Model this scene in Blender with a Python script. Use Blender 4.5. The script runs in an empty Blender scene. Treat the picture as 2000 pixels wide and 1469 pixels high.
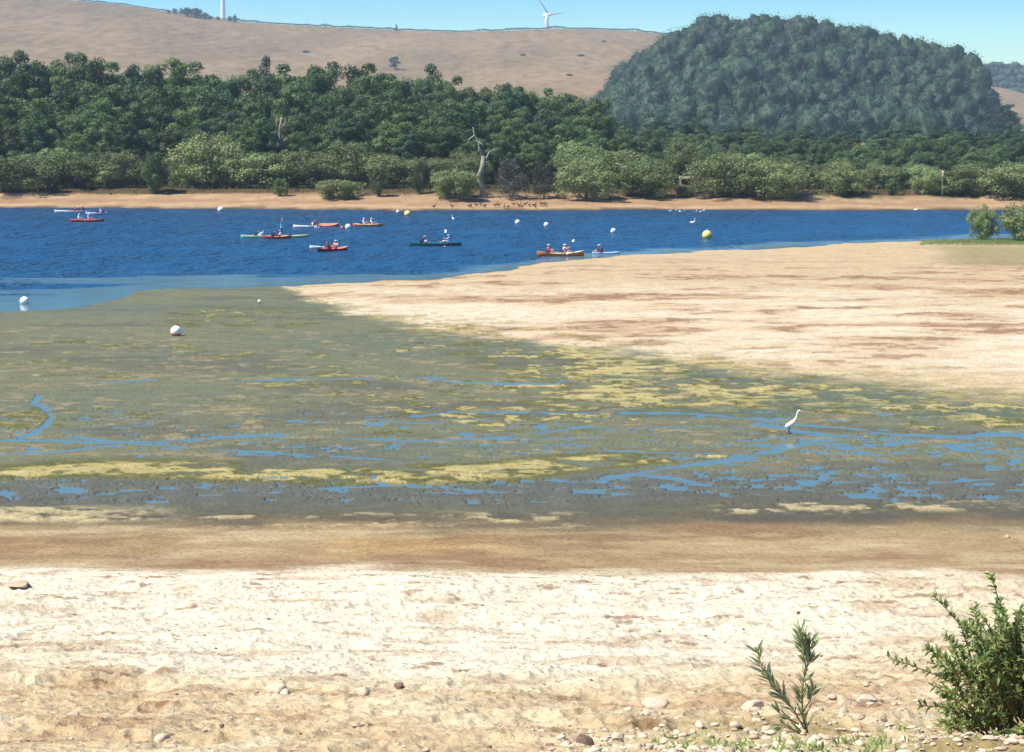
import bpy, bmesh, math, random
import numpy as np
from mathutils import Vector, Matrix
R_ = math.radians
scene = bpy.context.scene
COL = scene.collection

# ------------------------------------------------------------------ camera, sky, sun, exposure
EYE = 10.4                       # metres above the water
FPX = 4000.0                     # focal length in photo pixels (photo 2000 wide)
CU, CV = 1000.0, 734.5
PITCH = math.atan((CV - 264.0) / FPX)
cam = bpy.data.cameras.new('camera')
cam.sensor_width = 36.0
cam.lens = 36.0 * FPX / 2000.0
cam.clip_start = 0.5
cam.clip_end = 9000.0
camo = bpy.data.objects.new('camera', cam)
COL.objects.link(camo)
camo.location = (0, 0, EYE)
camo.rotation_euler = (math.pi / 2 - PITCH, 0, 0)
scene.camera = camo

SUN_EL, SUN_AZ = R_(56), R_(-108)         # azimuth from +Y, clockwise positive (towards +X)
w = bpy.data.worlds.new('World'); scene.world = w; w.use_nodes = True
nt = w.node_tree; nt.nodes.clear()
sky = nt.nodes.new('ShaderNodeTexSky'); sky.sky_type = 'NISHITA'; sky.sun_disc = False
sky.sun_elevation = SUN_EL; sky.sun_rotation = SUN_AZ
sky.altitude = 200; sky.air_density = 1.0; sky.dust_density = 0.0; sky.ozone_density = 4.0
bg = nt.nodes.new('ShaderNodeBackground'); bg.inputs['Strength'].default_value = 0.09
wo = nt.nodes.new('ShaderNodeOutputWorld')
hs_ = nt.nodes.new('ShaderNodeHueSaturation'); hs_.inputs['Saturation'].default_value = 2.15; hs_.inputs['Hue'].default_value = 0.507
nt.links.new(sky.outputs['Color'], hs_.inputs['Color']); nt.links.new(hs_.outputs[0], bg.inputs['Color']); nt.links.new(bg.outputs[0], wo.inputs['Surface'])

sl = bpy.data.lights.new('sun', 'SUN'); sl.energy = 4.9; sl.angle = R_(0.5); sl.color = (1.0, 0.90, 0.75)
so = bpy.data.objects.new('sun', sl); COL.objects.link(so)
sdir = Vector((math.sin(SUN_AZ) * math.cos(SUN_EL), math.cos(SUN_AZ) * math.cos(SUN_EL), math.sin(SUN_EL)))
so.rotation_euler = sdir.to_track_quat('Z', 'Y').to_euler()
so.location = sdir * 100

scene.view_settings.view_transform = 'Standard'
scene.view_settings.look = 'None'
scene.view_settings.gamma = 1.0
scene.view_settings.use_curve_mapping = False
scene.view_settings.exposure = 0.85

rng = np.random.default_rng(7)
random.seed(7)

# ------------------------------------------------------------------ rays
cp, sp = math.cos(PITCH), math.sin(PITCH)
def ray(u, v):
    a = (u - CU) / FPX; b = (v - CV) / FPX
    dy = cp - b * sp; dz = -sp - b * cp
    return a / dy, dz / dy                    # dx, dz per unit y
def at_y(u, v, y):
    dx, dz = ray(u, v); return Vector((dx * y, y, EYE + dz * y))
def at_z(u, v, z=0.0):
    dx, dz = ray(u, v); y = (z - EYE) / dz
    return Vector((dx * y, y, z))
def project(x, y, z):
    zz = z - EYE
    f = y * cp - zz * sp; up = y * sp + zz * cp
    return CU + FPX * x / f, CV - FPX * up / f
def u_at(x, y):                                # picture column of a ground point
    return CU + FPX * x / (y * cp + EYE * sp)

# ------------------------------------------------------------------ noise
def _h(ix, iy, seed):
    with np.errstate(over='ignore'):
        h = (ix.astype(np.int64) * 374761393 + iy.astype(np.int64) * 668265263 + seed * 1442695041) & 0xFFFFFFFF
        h = ((h ^ (h >> 13)) * 1274126177) & 0xFFFFFFFF
        h = (h ^ (h >> 16)) & 0xFFFFFF
    return h / float(0xFFFFFF)
def vnoise(x, y, seed=0):
    x = np.asarray(x, float); y = np.asarray(y, float)
    ix = np.floor(x); iy = np.floor(y); fx = x - ix; fy = y - iy
    fx = fx * fx * fx * (fx * (fx * 6 - 15) + 10); fy = fy * fy * fy * (fy * (fy * 6 - 15) + 10)
    a = _h(ix, iy, seed); b = _h(ix + 1, iy, seed); c = _h(ix, iy + 1, seed); d = _h(ix + 1, iy + 1, seed)
    return ((a + (b - a) * fx) + ((c + (d - c) * fx) - (a + (b - a) * fx)) * fy) * 2 - 1
def fbm(x, y, octv=4, seed=0, gain=0.5):
    s = 0; amp = 1; tot = 0
    c, q = math.cos(0.6), math.sin(0.6)
    for o in range(octv):
        s = s + amp * vnoise(x, y, seed + o * 17); tot += amp; amp *= gain
        x, y = (x * c - y * q) * 2.03 + 3.1, (x * q + y * c) * 2.03 + 1.7
    return s / tot
def fbs(x, y, octv=4, seed=0, gain=0.5):
    s = 0; amp = 1; tot = 0
    for o in range(octv):
        s = s + amp * vnoise(x, y, seed + o * 17); tot += amp; amp *= gain
        x, y = x * 2.03 + 3.1, y * 2.03 + 1.7
    return s / tot
def sstep(a, b, x):
    t = np.clip((np.asarray(x, float) - a) / (b - a), 0, 1); return t * t * (3 - 2 * t)
def itp(x, pts):
    p = np.array(pts, float); return np.interp(x, p[:, 0], p[:, 1])
def band(v, lo, hi, soft):
    return sstep(lo - soft, lo + soft, v) * (1 - sstep(hi - soft, hi + soft, v))

# ------------------------------------------------------------------ the shape of the ground
NEAR_SHORE = [(-3000, 640), (-300, 625), (0, 612), (100, 608), (160, 601), (215, 588), (265, 575), (330, 567), (450, 562), (600, 556), (720, 552),
              (850, 543), (1000, 525), (1060, 513), (1200, 502), (1400, 490), (1600, 480), (1750, 474), (1890, 467), (2100, 462), (2500, 456), (5000, 440)]
FAR_SHORE = [(-3000, 402), (0, 406), (400, 407), (800, 411), (1300, 410), (2000, 411), (5000, 409)]
SPIT_LOW = [(-3000, 500), (500, 545), (570, 575), (640, 603), (720, 622), (800, 638), (1000, 662), (1150, 690), (1300, 708), (1450, 732), (1600, 750), (2000, 785), (2600, 810), (5000, 830)]
PROFILE = [(0, 8.8), (6, 7.9), (12, 6.5), (18, 4.85), (24, 3.62), (30, 2.62), (36, 1.78), (42, 1.08), (48, 0.5), (53, 0.16), (57, 0.03), (62, 0.0), (400, 0.0)]
_pd = np.array(PROFILE)
def profile(d):
    s = 0
    for k in (-1.5, 0, 1.5): s = s + np.interp(d + k, _pd[:, 0], _pd[:, 1])
    return s / 3
def r_of_v(v):                                 # distance on the water plane of a picture row
    return EYE / np.tan(PITCH + np.arctan((np.asarray(v, float) - CV) / FPX))
STREAMS = [  # centre lines of the shallow channels over the mud, half width in rows
    ([(75, 776), (66, 788), (90, 800), (101, 815), (88, 832), (70, 846), (40, 856)], 6.5),
    ([(110, 849), (170, 858), (250, 866), (330, 873), (450, 880), (600, 889), (720, 897), (805, 906)], 4.5),
    ([(-200, 860), (0, 862), (100, 862), (200, 866), (330, 862), (430, 854), (520, 850), (640, 855), (800, 861), (920, 858), (1000, 853), (1080, 842), (1150, 832)], 4.0),
    ([(920, 858), (1040, 859), (1175, 857)], 2.2),
    ([(-200, 900), (0, 888), (100, 884), (230, 871)], 4.0),
    ([(805, 813), (850, 810), (900, 806), (1010, 806), (1180, 806), (1300, 808), (1400, 811), (1480, 820), (1560, 830), (1640, 837), (1750, 850), (1850, 852), (1950, 850), (2100, 846), (2400, 850)], 4.0),
    ([(1180, 936), (1240, 925), (1330, 911), (1420, 899), (1490, 887), (1545, 872), (1600, 860), (1650, 855)], 8.5),
    ([(1240, 925), (1310, 935), (1390, 950)], 6.0),
    ([(1925, 846), (1960, 848), (2060, 848)], 12.0),
    ([(1480, 830), (1530, 838), (1600, 850), (1700, 862)], 6.0),
    ([(155, 760), (200, 748), (300, 743)], 3.0),
    ([(455, 745), (560, 742), (700, 740), (860, 735)], 3.2),
    ([(825, 745), (850, 740), (900, 748), (980, 750), (1080, 752), (1105, 742)], 4.5),
    ([(1450, 862), (1500, 858), (1545, 850), (1570, 836)], 2.4),
    ([(850, 840), (950, 848)], 2.0), ([(560, 868), (760, 876), (900, 872), (1100, 870)], 1.8), ([(0, 836), (60, 842), (140, 838)], 1.6), ([(200, 800), (320, 806), (380, 812)], 2.0), ([(740, 822), (800, 826), (870, 824)], 2.2), ([(1000, 780), (1150, 786), (1240, 784)], 1.6), ([(1600, 870), (1740, 874), (1900, 868), (2050, 872)], 2.2), ([(1500, 945), (1640, 940), (1800, 946), (1950, 938)], 2.0), ([(860, 815), (960, 824), (1060, 830), (1200, 838), (1330, 834), (1480, 832)], 2.0),
    ([(640, 955), (700, 953), (790, 949), (850, 955)], 4.0), ([(1300, 968), (1420, 962), (1520, 950)], 2.5),
    ([(1180, 880), (1260, 885), (1350, 884), (1430, 890)], 3.0),
    ([(0, 845), (150, 852)], 1.5), ([(1560, 880), (1700, 890), (1850, 880), (2000, 890)], 2.5), ([(1600, 920), (1750, 912), (1950, 916)], 2.2),
]
def seg_d(u, v, pts, k=1.0):
    best = np.full(u.shape, 1e9)
    for (a, b), (c, d) in zip(pts[:-1], pts[1:]):
        dx, dy = (c - a), (d - b) * k
        t = np.clip(((u - a) * dx + (v - b) * k * dy) / (dx * dx + dy * dy), 0, 1)
        best = np.minimum(best, np.hypot((u - a - t * dx) * 0.45, (v - b) * k - t * dy))
    return best

def terrain(x, y, fine=True):
    """height and soil zones of ground points"""
    x = np.asarray(x, float); y = np.asarray(y, float)
    r = np.hypot(x, y); yy = np.maximum(y, 0.8)
    u, v = project(x, yy, 0.0)
    u = np.clip(u, -4000, 6000); v = np.where(y < 1, 4000, np.clip(v, 265, 4000))
    wob = fbm(x * 0.12, y * 0.12, 4, 3)
    wob2 = fbm(x * 0.55, y * 0.4, 3, 5)
    fr_ = fbs(x * 0.12, y * 0.22, 5, 7, 0.6)
    rn = r_of_v(itp(u, NEAR_SHORE) + (wob2 * 2.0 + wob * 3.0) * (0.3 + 0.7 * sstep(1000, 500, u) if False else 1) + fr_ * itp(u, [(-300, 16), (500, 12), (900, 5), (1200, 2.5), (2000, 2)]))
    rf = r_of_v(itp(u, FAR_SHORE)) + wob * 4.0
    rl = r_of_v(itp(u, SPIT_LOW) + wob * 9 + wob2 * 6 + fbs(x * 0.3, y * 0.4, 4, 9, 0.6) * itp(u, [(600, 14), (1200, 26), (2000, 34)]))
    yr = y
    Z = {}
    # near land
    m = rn - yr                                     # metres this side of the waterline
    fl = fbs(x * 1.0, y * 2.1, 5, 11, 0.62); fl2 = fbs(x * 2.6, y * 2.4, 3, 13)
    wetz = band(v, 932, 985, 14) * 0.75 + band(v, 850, 985, 15) * sstep(1180, 1480, u) * 0.5 + band(v, 800, 900, 14) * 0.30 + band(v, 725, 800, 20) * 0.10
    wetz = np.clip(wetz, 0, 1)
    mud = 0.026 + 0.010 * fl2 + 0.006 * fl - 0.075 * sstep(0.0, 0.5, wetz) * sstep(0.39, 0.5, fl + 0.6 * fl2 + 0.34 * wetz) * (v > 700)
    sd = np.zeros_like(x)
    sel = (v > 640) & (v < 1010) & (u > -700) & (u < 2700)
    if sel.any():
        us, vs = u[sel], v[sel]
        vs = vs + 3.0 * fbs(x[sel] * 0.5, y[sel] * 0.5, 4, 21); c = np.zeros_like(us)
        for pts, hw in STREAMS:
            c = np.maximum(c, np.exp(-(seg_d(us, vs, pts) / (hw * 0.68)) ** 2) * min(1.0, 0.5 + hw / 10))
        sd[sel] = c
    mud = mud - 0.085 * np.clip(sd * (0.95 + 1.0 * fbs(x * 0.28, y * 1.3, 4, 23)) - 0.24 + 0.26 * fl2, 0, 1) * (sd > 0.05)
    # algae mats
    alg = np.zeros_like(x)
    cl = itp(u, [(-500, 935), (0, 928), (150, 916), (300, 918), (520, 926), (800, 930), (950, 925), (1150, 905), (1300, 896), (1420, 893)])
    hw = itp(u, [(-500, 8), (0, 13), (300, 17), (600, 18), (850, 20), (1050, 18), (1250, 12), (1380, 5), (1450, 0.1)])
    patch = fbs(x * 0.22, y * 0.34, 4, 31); patch2 = fbs(x * 1.1, y * 1.3, 4, 33)
    a1 = np.exp(-((v - cl) / (hw + 0.1)) ** 2) * (hw > 1) * sstep(-0.42, 0.15, patch + 0.5 * patch2 + 0.25 * sstep(500, 900, u))
    vv2 = v + wob * 14
    a2 = band(vv2, itp(u, SPIT_LOW) - 8, itp(u, [(0, 700), (900, 775), (1150, 800), (1500, 800), (1650, 815), (2000, 838), (3000, 850)]), 9) * sstep(860, 1150, u + wob * 90) * sstep(-0.32, 0.22, patch2 + 0.6 * patch)
    a3 = band(v, 745, 785, 10) * band(u, 880, 1250, 60) * sstep(-0.1, 0.3, patch2 + 0.5 * patch) * 0.9
    a4 = band(v, 655, 850, 30) * sstep(0.16, 0.5, patch2 * 0.7 + 0.6 * patch) * (0.5 + 0.3 * sstep(500, 1000, u))
    a5 = band(v, 600, 640, 10) * band(u, 330, 640, 60) * sstep(-0.1, 0.35, patch2 + 0.3 * patch) * 0.5
    alg = np.clip(np.maximum.reduce([a1, a2, a3, a4, a5]), 0, 1) * (1 - 0.9 * sstep(0.25, 0.6, sd))
    lump = 0.5 + 0.5 * fbs(x * 1.7, y * 2.0, 4, 41)
    mud = mud + alg * (0.008 + 0.075 * lump * lump)
    # spit
    ms = yr - rl
    spit = sstep(-2.5, 4.0, ms) * sstep(-0.4, 0.8, m)
    sh = np.minimum(np.minimum(np.clip(m, 0, 99) * 0.035, np.clip(ms, 0, 99) * 0.012), 0.40) * spit
    near_h = mud * (1 - 0.6 * spit) + sh
    # bank up to the viewer
    yv = y + wob * 1.5 + 0.0035 * x * np.abs(x) * 0 
    fore = sstep(62, 52, yv) if False else 1 - sstep(52, 60, yv)
    pf = profile(yv)
    near_h = near_h * (1 - fore) + pf + 0.0 * fore
    crust = 0.13 * band(v + 10 * fbs(x * 0.6, y * 0.9, 3, 87), 996, 1030, 8) * (1 - sstep(220, 420, u + wob * 60)) * (0.15 + 1.1 * lump ** 2) * (1 - sstep(470, 480, u)) + \
            0.07 * band(v + (u - 1700) * 0.02, 986, 1008, 5) * band(u, 1400, 1980, 50) * sstep(0.0, 0.25, patch2 + 0.15) * (0.3 + lump) + \
            0.05 * band(v, 1008, 1048, 8) * band(u, 380, 1150, 60) * sstep(0.12, 0.4, patch2 + 0.2 * patch) * (0.3 + lump)
    near_h = near_h + crust * (y < 66)
    if fine:
        amp = 0.10 * (1 - sstep(40, 47, y)) + 0.035 * (1 - sstep(24, 32, y))
        n1 = fbs(x * 0.8, y * 1.1, 3, 51); n2 = fbs(x * 3.0, y * 2.6, 3, 53)
        near_h = near_h + amp * n1 * 0.9 + (amp * 0.55 + 0.003) * (np.abs(n2) * -1.6 + 0.5) + spit * 0.07 * fbs(x * 0.6, y * 1.0, 4, 55, 0.6)
    # far land
    f = yr - rf
    fb = np.interp(f, [-40, -5, 0, 4, 9, 14, 16, 19, 60, 200, 420, 3000], [-1.5, -0.4, 0, 0.42, 0.95, 1.5, 1.75, 2.3, 2.6, 3.0, 3.4, 3.4])
    far_h = fb + (f > 0) * (0.10 * fbm(x * 0.2, y * 0.2, 3, 61) * sstep(0, 8, f))
    lake = -np.minimum(0.08 * np.clip(-m, 0, 99), 1.5)
    h = np.where(m > 0, np.maximum(near_h, -0.2), lake - 0.004)
    h = np.where(m > -2, np.where(m > 0, np.minimum(near_h, 0.02 + m * 0.03) * (y > 66) + near_h * (y <= 66), lake - 0.004), h)
    h = np.where(yr > (rn + rf) * 0.5, np.maximum(far_h, h * 0 - 1.5), h)
    Z.update(u=u, v=v, m=m, f=f, alg=alg, spit=spit, sd=sd, crust=crust, wob=wob, wob2=wob2, patch=patch, patch2=patch2, lump=lump, far=yr > (rn + rf) * 0.5)
    return h, Z
def gz(x, y):
    h, _ = terrain(np.array([x]), np.array([y]), False); return float(h[0])
def on_ground(u, v):
    """where the line of sight of a picture point meets the ground"""
    dx, dz = ray(u, v)
    ys = np.concatenate([np.linspace(8, 70, 1500), np.linspace(70.2, 430, 2500)])
    h, _ = terrain(dx * ys, ys, False); h = np.maximum(h, 0.0)
    k = np.argmax(EYE + dz * ys <= h)
    return Vector((dx * ys[k], ys[k], float(h[k])))

# ------------------------------------------------------------------ object helpers
def tag(o, label=None, cat=None, group=None, kind=None):
    if label: o['label'] = label
    if cat: o['category'] = cat
    if group: o['group'] = group
    if kind: o['kind'] = kind
    return o
def link(o, parent=None):
    COL.objects.link(o)
    if parent: o.parent = parent
    return o
def obj(name, mesh, mat=None, parent=None):
    mesh.name = name
    if mat is not None and not mesh.materials: mesh.materials.append(mat)
    return link(bpy.data.objects.new(name, mesh), parent)
def empty(name, loc, rz=0.0):
    o = bpy.data.objects.new(name, None); o.empty_display_size = 0.3
    COL.objects.link(o); o.location = loc; o.rotation_euler = (0, 0, rz); return o
def copy_tree(o, parent=None):
    c = o.copy(); COL.objects.link(c); c.parent = parent
    for ch in list(o.children): copy_tree(ch, c)
    return c
def np_mesh(name, verts, faces, smooth=True, attrs=None, mi=None):
    verts = np.asarray(verts, np.float32); faces = np.asarray(faces, np.int32)
    me = bpy.data.meshes.new(name); n = faces.shape[1]
    me.vertices.add(len(verts)); me.vertices.foreach_set('co', verts.ravel())
    me.loops.add(faces.size); me.loops.foreach_set('vertex_index', faces.ravel())
    me.polygons.add(len(faces))
    me.polygons.foreach_set('loop_start', np.arange(0, faces.size, n, dtype=np.int32))
    me.polygons.foreach_set('loop_total', np.full(len(faces), n, np.int32))
    if mi is not None: me.polygons.foreach_set('material_index', np.asarray(mi, np.int32))
    me.update(calc_edges=True)
    me.polygons.foreach_set('use_smooth', np.full(len(faces), smooth))
    for k, a in (attrs or {}).items():
        a = np.asarray(a, np.float32)
        if a.ndim == 2:
            at = me.attributes.new(k, 'FLOAT_COLOR', 'POINT'); at.data.foreach_set('color', a.ravel())
        else:
            at = me.attributes.new(k, 'FLOAT', 'POINT'); at.data.foreach_set('value', a)
    me.validate(); return me
def grid_faces(nr, nc):
    i = np.arange((nr - 1) * (nc - 1)); rr = i // (nc - 1); cc = i % (nc - 1); a = rr * nc + cc
    return np.stack([a, a + 1, a + nc + 1, a + nc], 1)
class MB:
    """collects shapes into one mesh"""
    def __init__(s): s.bm = bmesh.new()
    def tube(s, pts, rad, n=8, cap=True):
        pts = [Vector(p) for p in pts]
        if not hasattr(rad, '__len__'): rad = [rad] * len(pts)
        rings = []; up = Vector((0.13, 0.21, 1)).normalized()
        for i, p in enumerate(pts):
            t = (pts[min(i + 1, len(pts) - 1)] - pts[max(i - 1, 0)]).normalized()
            a = t.cross(up)
            if a.length < 1e-3: a = t.cross(Vector((1, 0, 0)))
            a.normalize(); b = t.cross(a)
            rings.append([s.bm.verts.new(p + (a * math.cos(k * 2 * math.pi / n) + b * math.sin(k * 2 * math.pi / n)) * rad[i]) for k in range(n)])
        for r0, r1 in zip(rings[:-1], rings[1:]):
            for k in range(n): s.bm.faces.new((r0[k], r0[(k + 1) % n], r1[(k + 1) % n], r1[k]))
        if cap:
            s.bm.faces.new(rings[0]); s.bm.faces.new(rings[-1][::-1])
        return s
    def lathe(s, prof, n=20, origin=(0, 0, 0)):
        o = Vector(origin); rings = []
        for r, z in prof:
            rings.append([s.bm.verts.new(o + Vector((max(r, 1e-4) * math.cos(k * 2 * math.pi / n), max(r, 1e-4) * math.sin(k * 2 * math.pi / n), z))) for k in range(n)])
        for r0, r1 in zip(rings[:-1], rings[1:]):
            for k in range(n): s.bm.faces.new((r0[k], r0[(k + 1) % n], r1[(k + 1) % n], r1[k]))
        return s
    def box(s, c, d, rz=0, bev=0.0):
        r = bmesh.ops.create_cube(s.bm, size=1.0)['verts']
        bmesh.ops.scale(s.bm, verts=r, vec=d)
        if bev:
            es = list({e for v_ in r for e in v_.link_edges})
            rr = bmesh.ops.bevel(s.bm, geom=es, offset=bev, segments=2, affect='EDGES', profile=0.5)
            r = list({v_ for f in rr['faces'] for v_ in f.verts} | {v_ for v_ in r if v_.is_valid})
        bmesh.ops.rotate(s.bm, verts=r, cent=(0, 0, 0), matrix=Matrix.Rotation(rz, 3, 'Z'))
        bmesh.ops.translate(s.bm, verts=r, vec=c); return s
    def build(s, name, mat=None, parent=None, smooth=True):
        bmesh.ops.recalc_face_normals(s.bm, faces=s.bm.faces)
        me = bpy.data.meshes.new(name); s.bm.to_mesh(me); s.bm.free()
        me.polygons.foreach_set('use_smooth', [smooth] * len(me.polygons))
        return obj(name, me, mat, parent)

# ------------------------------------------------------------------ materials
def mat_new(name):
    m = bpy.data.materials.new(name); m.use_nodes = True
    n = m.node_tree; b = n.nodes['Principled BSDF']; return m, n, b
def N(n, t, **kw):
    x = n.nodes.new(t)
    for k, v_ in kw.items(): setattr(x, k, v_)
    return x
def ramp(n, fac, stops):
    r = N(n, 'ShaderNodeValToRGB'); n.links.new(fac, r.inputs['Fac'])
    els = r.color_ramp.elements
    while len(els) < len(stops): els.new(0.5)
    for e, (p, c) in zip(els, stops): e.position = p; e.color = (*c, 1)
    return r.outputs['Color']
def mixc(n, fac, a, b, mode='MIX'):
    x = N(n, 'ShaderNodeMix', data_type='RGBA', blend_type=mode)
    for s, val in ((x.inputs[0], fac), (x.inputs[6], a), (x.inputs[7], b)):
        if hasattr(val, 'is_linked') or hasattr(val, 'links'): n.links.new(val, s)
        elif isinstance(val, tuple): s.default_value = (*val, 1)
        else: s.default_value = val
    return x.outputs[2]
def plain(name, col, rough=0.5, vary=0.12, scale=6.0, metallic=0.0, spec=0.5):
    m, n, b = mat_new(name)
    tc = N(n, 'ShaderNodeTexCoord'); no = N(n, 'ShaderNodeTexNoise'); no.inputs['Scale'].default_value = scale; no.inputs['Detail'].default_value = 5
    n.links.new(tc.outputs['Object'], no.inputs['Vector'])
    c0 = tuple(max(c * (1 - vary), 0) for c in col); c1 = tuple(min(c * (1 + vary), 0.95) for c in col)
    n.links.new(ramp(n, no.outputs['Fac'], [(0.3, c0), (0.7, c1)]), b.inputs['Base Color'])
    b.inputs['Roughness'].default_value = rough; b.inputs['Metallic'].default_value = metallic; b.inputs['Specular IOR Level'].default_value = spec
    return m
def leaf_mat(name, dark, light, alt, trans=0.25, rough=0.6, spec=0.25):
    m, n, b = mat_new(name)
    at = N(n, 'ShaderNodeAttribute', attribute_name='tone')
    oi = N(n, 'ShaderNodeObjectInfo')
    c = ramp(n, at.outputs['Fac'], [(0.0, dark), (1.0, light)])
    r2 = N(n, 'ShaderNodeMath', operation='MULTIPLY'); n.links.new(oi.outputs['Random'], r2.inputs[0]); r2.inputs[1].default_value = 0.75
    c = mixc(n, r2.outputs[0], c, alt)
    wn = N(n, 'ShaderNodeMath', operation='FRACT'); r3 = N(n, 'ShaderNodeMath', operation='MULTIPLY'); r3.inputs[1].default_value = 37.7
    n.links.new(oi.outputs['Random'], r3.inputs[0]); n.links.new(r3.outputs[0], wn.inputs[0])
    mr = N(n, 'ShaderNodeMapRange'); mr.inputs['To Min'].default_value = 0.62; mr.inputs['To Max'].default_value = 1.4
    n.links.new(wn.outputs[0], mr.inputs['Value'])
    sc = N(n, 'ShaderNodeVectorMath', operation='SCALE'); n.links.new(c, sc.inputs[0]); n.links.new(mr.outputs[0], sc.inputs['Scale'])
    c = sc.outputs[0]
    n.links.new(c, b.inputs['Base Color']); b.inputs['Roughness'].default_value = rough; b.inputs['Specular IOR Level'].default_value = spec
    tr = N(n, 'ShaderNodeBsdfTranslucent'); n.links.new(c, tr.inputs['Color'])
    mx = N(n, 'ShaderNodeMixShader'); mx.inputs[0].default_value = trans
    n.links.new(b.outputs[0], mx.inputs[1]); n.links.new(tr.outputs[0], mx.inputs[2])
    n.links.new(mx.outputs[0], n.nodes['Material Output'].inputs['Surface'])
    return m

M = {}
M['wood'] = leaf_mat('broadleaf_foliage', (0.036, 0.082, 0.034), (0.115, 0.19, 0.066), (0.12, 0.165, 0.052))
M['wood_dark'] = leaf_mat('dark_foliage', (0.024, 0.066, 0.034), (0.072, 0.145, 0.06), (0.055, 0.11, 0.05))
M['olive'] = leaf_mat('willow_foliage', (0.105, 0.155, 0.058), (0.24, 0.315, 0.12), (0.21, 0.245, 0.10))
M['grey_leaf'] = leaf_mat('grey_foliage', (0.05, 0.065, 0.045), (0.12, 0.13, 0.10), (0.10, 0.10, 0.08))
M['hill_leaf'] = leaf_mat('hill_foliage', (0.005, 0.020, 0.015), (0.036, 0.076, 0.036), (0.04, 0.08, 0.04), trans=0.12)
M['dry_grass'] = leaf_mat('dry_grass', (0.12, 0.10, 0.05), (0.26, 0.21, 0.11), (0.2, 0.18, 0.09), trans=0.3)
M['bush_leaf'] = leaf_mat('bush_leaf', (0.12, 0.19, 0.055), (0.42, 0.50, 0.19), (0.28, 0.36, 0.12), trans=0.5, rough=0.42, spec=0.45)
M['sapling_leaf'] = leaf_mat('sapling_leaf', (0.14, 0.18, 0.10), (0.42, 0.47, 0.26), (0.26, 0.30, 0.16), trans=0.25, rough=0.4, spec=0.5)
M['bark'] = plain('bark', (0.13, 0.10, 0.075), 0.9, 0.35, 3)
M['dead_bark'] = plain('dead_bark', (0.26, 0.24, 0.20), 0.85, 0.25, 3)
M['twig'] = plain('twig', (0.16, 0.11, 0.05), 0.8, 0.3, 12)
M['white'] = plain('white_plastic', (0.80, 0.80, 0.77), 0.35, 0.05)
M['cream'] = plain('cream_plastic', (0.78, 0.66, 0.46), 0.4, 0.06)
M['red'] = plain('red_plastic', (0.55, 0.05, 0.035), 0.35, 0.1)
M['orange'] = plain('orange_plastic', (0.78, 0.20, 0.04), 0.38, 0.1)
M['coral'] = plain('coral_plastic', (0.75, 0.22, 0.14), 0.38, 0.1)  # red kayaks' decks: sunlit top put into the colour; also one buoy's base
M['mint'] = plain('mint_plastic', (0.25, 0.66, 0.42), 0.38, 0.1)
M['lime'] = plain('pale_green_plastic', (0.55, 0.62, 0.33), 0.38, 0.1)
M['dkgreen'] = plain('dark_green_plastic', (0.015, 0.10, 0.085), 0.4, 0.15)
M['lavender'] = plain('lavender_plastic', (0.55, 0.56, 0.78), 0.38, 0.08)
M['pale_blue'] = plain('pale_blue_plastic', (0.55, 0.72, 0.85), 0.38, 0.08)
M['yellow'] = plain('yellow_plastic', (0.80, 0.68, 0.16), 0.35, 0.06)
M['black'] = plain('black_plastic', (0.02, 0.02, 0.022), 0.45, 0.2)
M['metal'] = plain('grey_metal', (0.4, 0.4, 0.4), 0.35, 0.1, 8, 0.9)
M['skin'] = plain('skin', (0.50, 0.29, 0.20), 0.55, 0.08)
M['cloth_red'] = plain('red_cloth', (0.5, 0.06, 0.06), 0.75, 0.15, 20)
M['cloth_maroon'] = plain('maroon_cloth', (0.22, 0.045, 0.05), 0.8, 0.15, 20)
M['cloth_blue'] = plain('light_blue_cloth', (0.32, 0.52, 0.78), 0.8, 0.1, 20)
M['cloth_navy'] = plain('navy_cloth', (0.02, 0.028, 0.06), 0.8, 0.2, 20)
M['cloth_white'] = plain('white_cloth', (0.78, 0.76, 0.73), 0.8, 0.06, 20)
M['cloth_lav'] = plain('lavender_cloth', (0.58, 0.52, 0.75), 0.8, 0.1, 20)
M['cloth_pink'] = plain('pink_cloth', (0.70, 0.36, 0.33), 0.8, 0.1, 20)
M['hair'] = plain('dark_hair', (0.03, 0.02, 0.015), 0.6, 0.2, 30)
M['feather_white'] = plain('white_feathers', (0.82, 0.82, 0.80), 0.7, 0.05, 30)
M['feather_brown'] = plain('brown_feathers', (0.10, 0.075, 0.05), 0.8, 0.35, 10)
M['bill'] = plain('yellow_bill', (0.6, 0.42, 0.06), 0.5, 0.1)
M['leg'] = plain('dark_leg', (0.02, 0.02, 0.018), 0.6, 0.1)
M['turbine'] = plain('turbine_paint', (0.82, 0.83, 0.84), 0.4, 0.03, 0.2)
M['pole'] = plain('weathered_pole', (0.42, 0.37, 0.29), 0.85, 0.2, 4)
M['stone_pale'] = plain('pale_stone', (0.50, 0.42, 0.31), 0.9, 0.28, 9)
M['stone_tan'] = plain('tan_stone', (0.42, 0.33, 0.23), 0.9, 0.3, 9)
M['stone_dark'] = plain('dark_stone', (0.15, 0.095, 0.07), 0.9, 0.4, 9)

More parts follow.
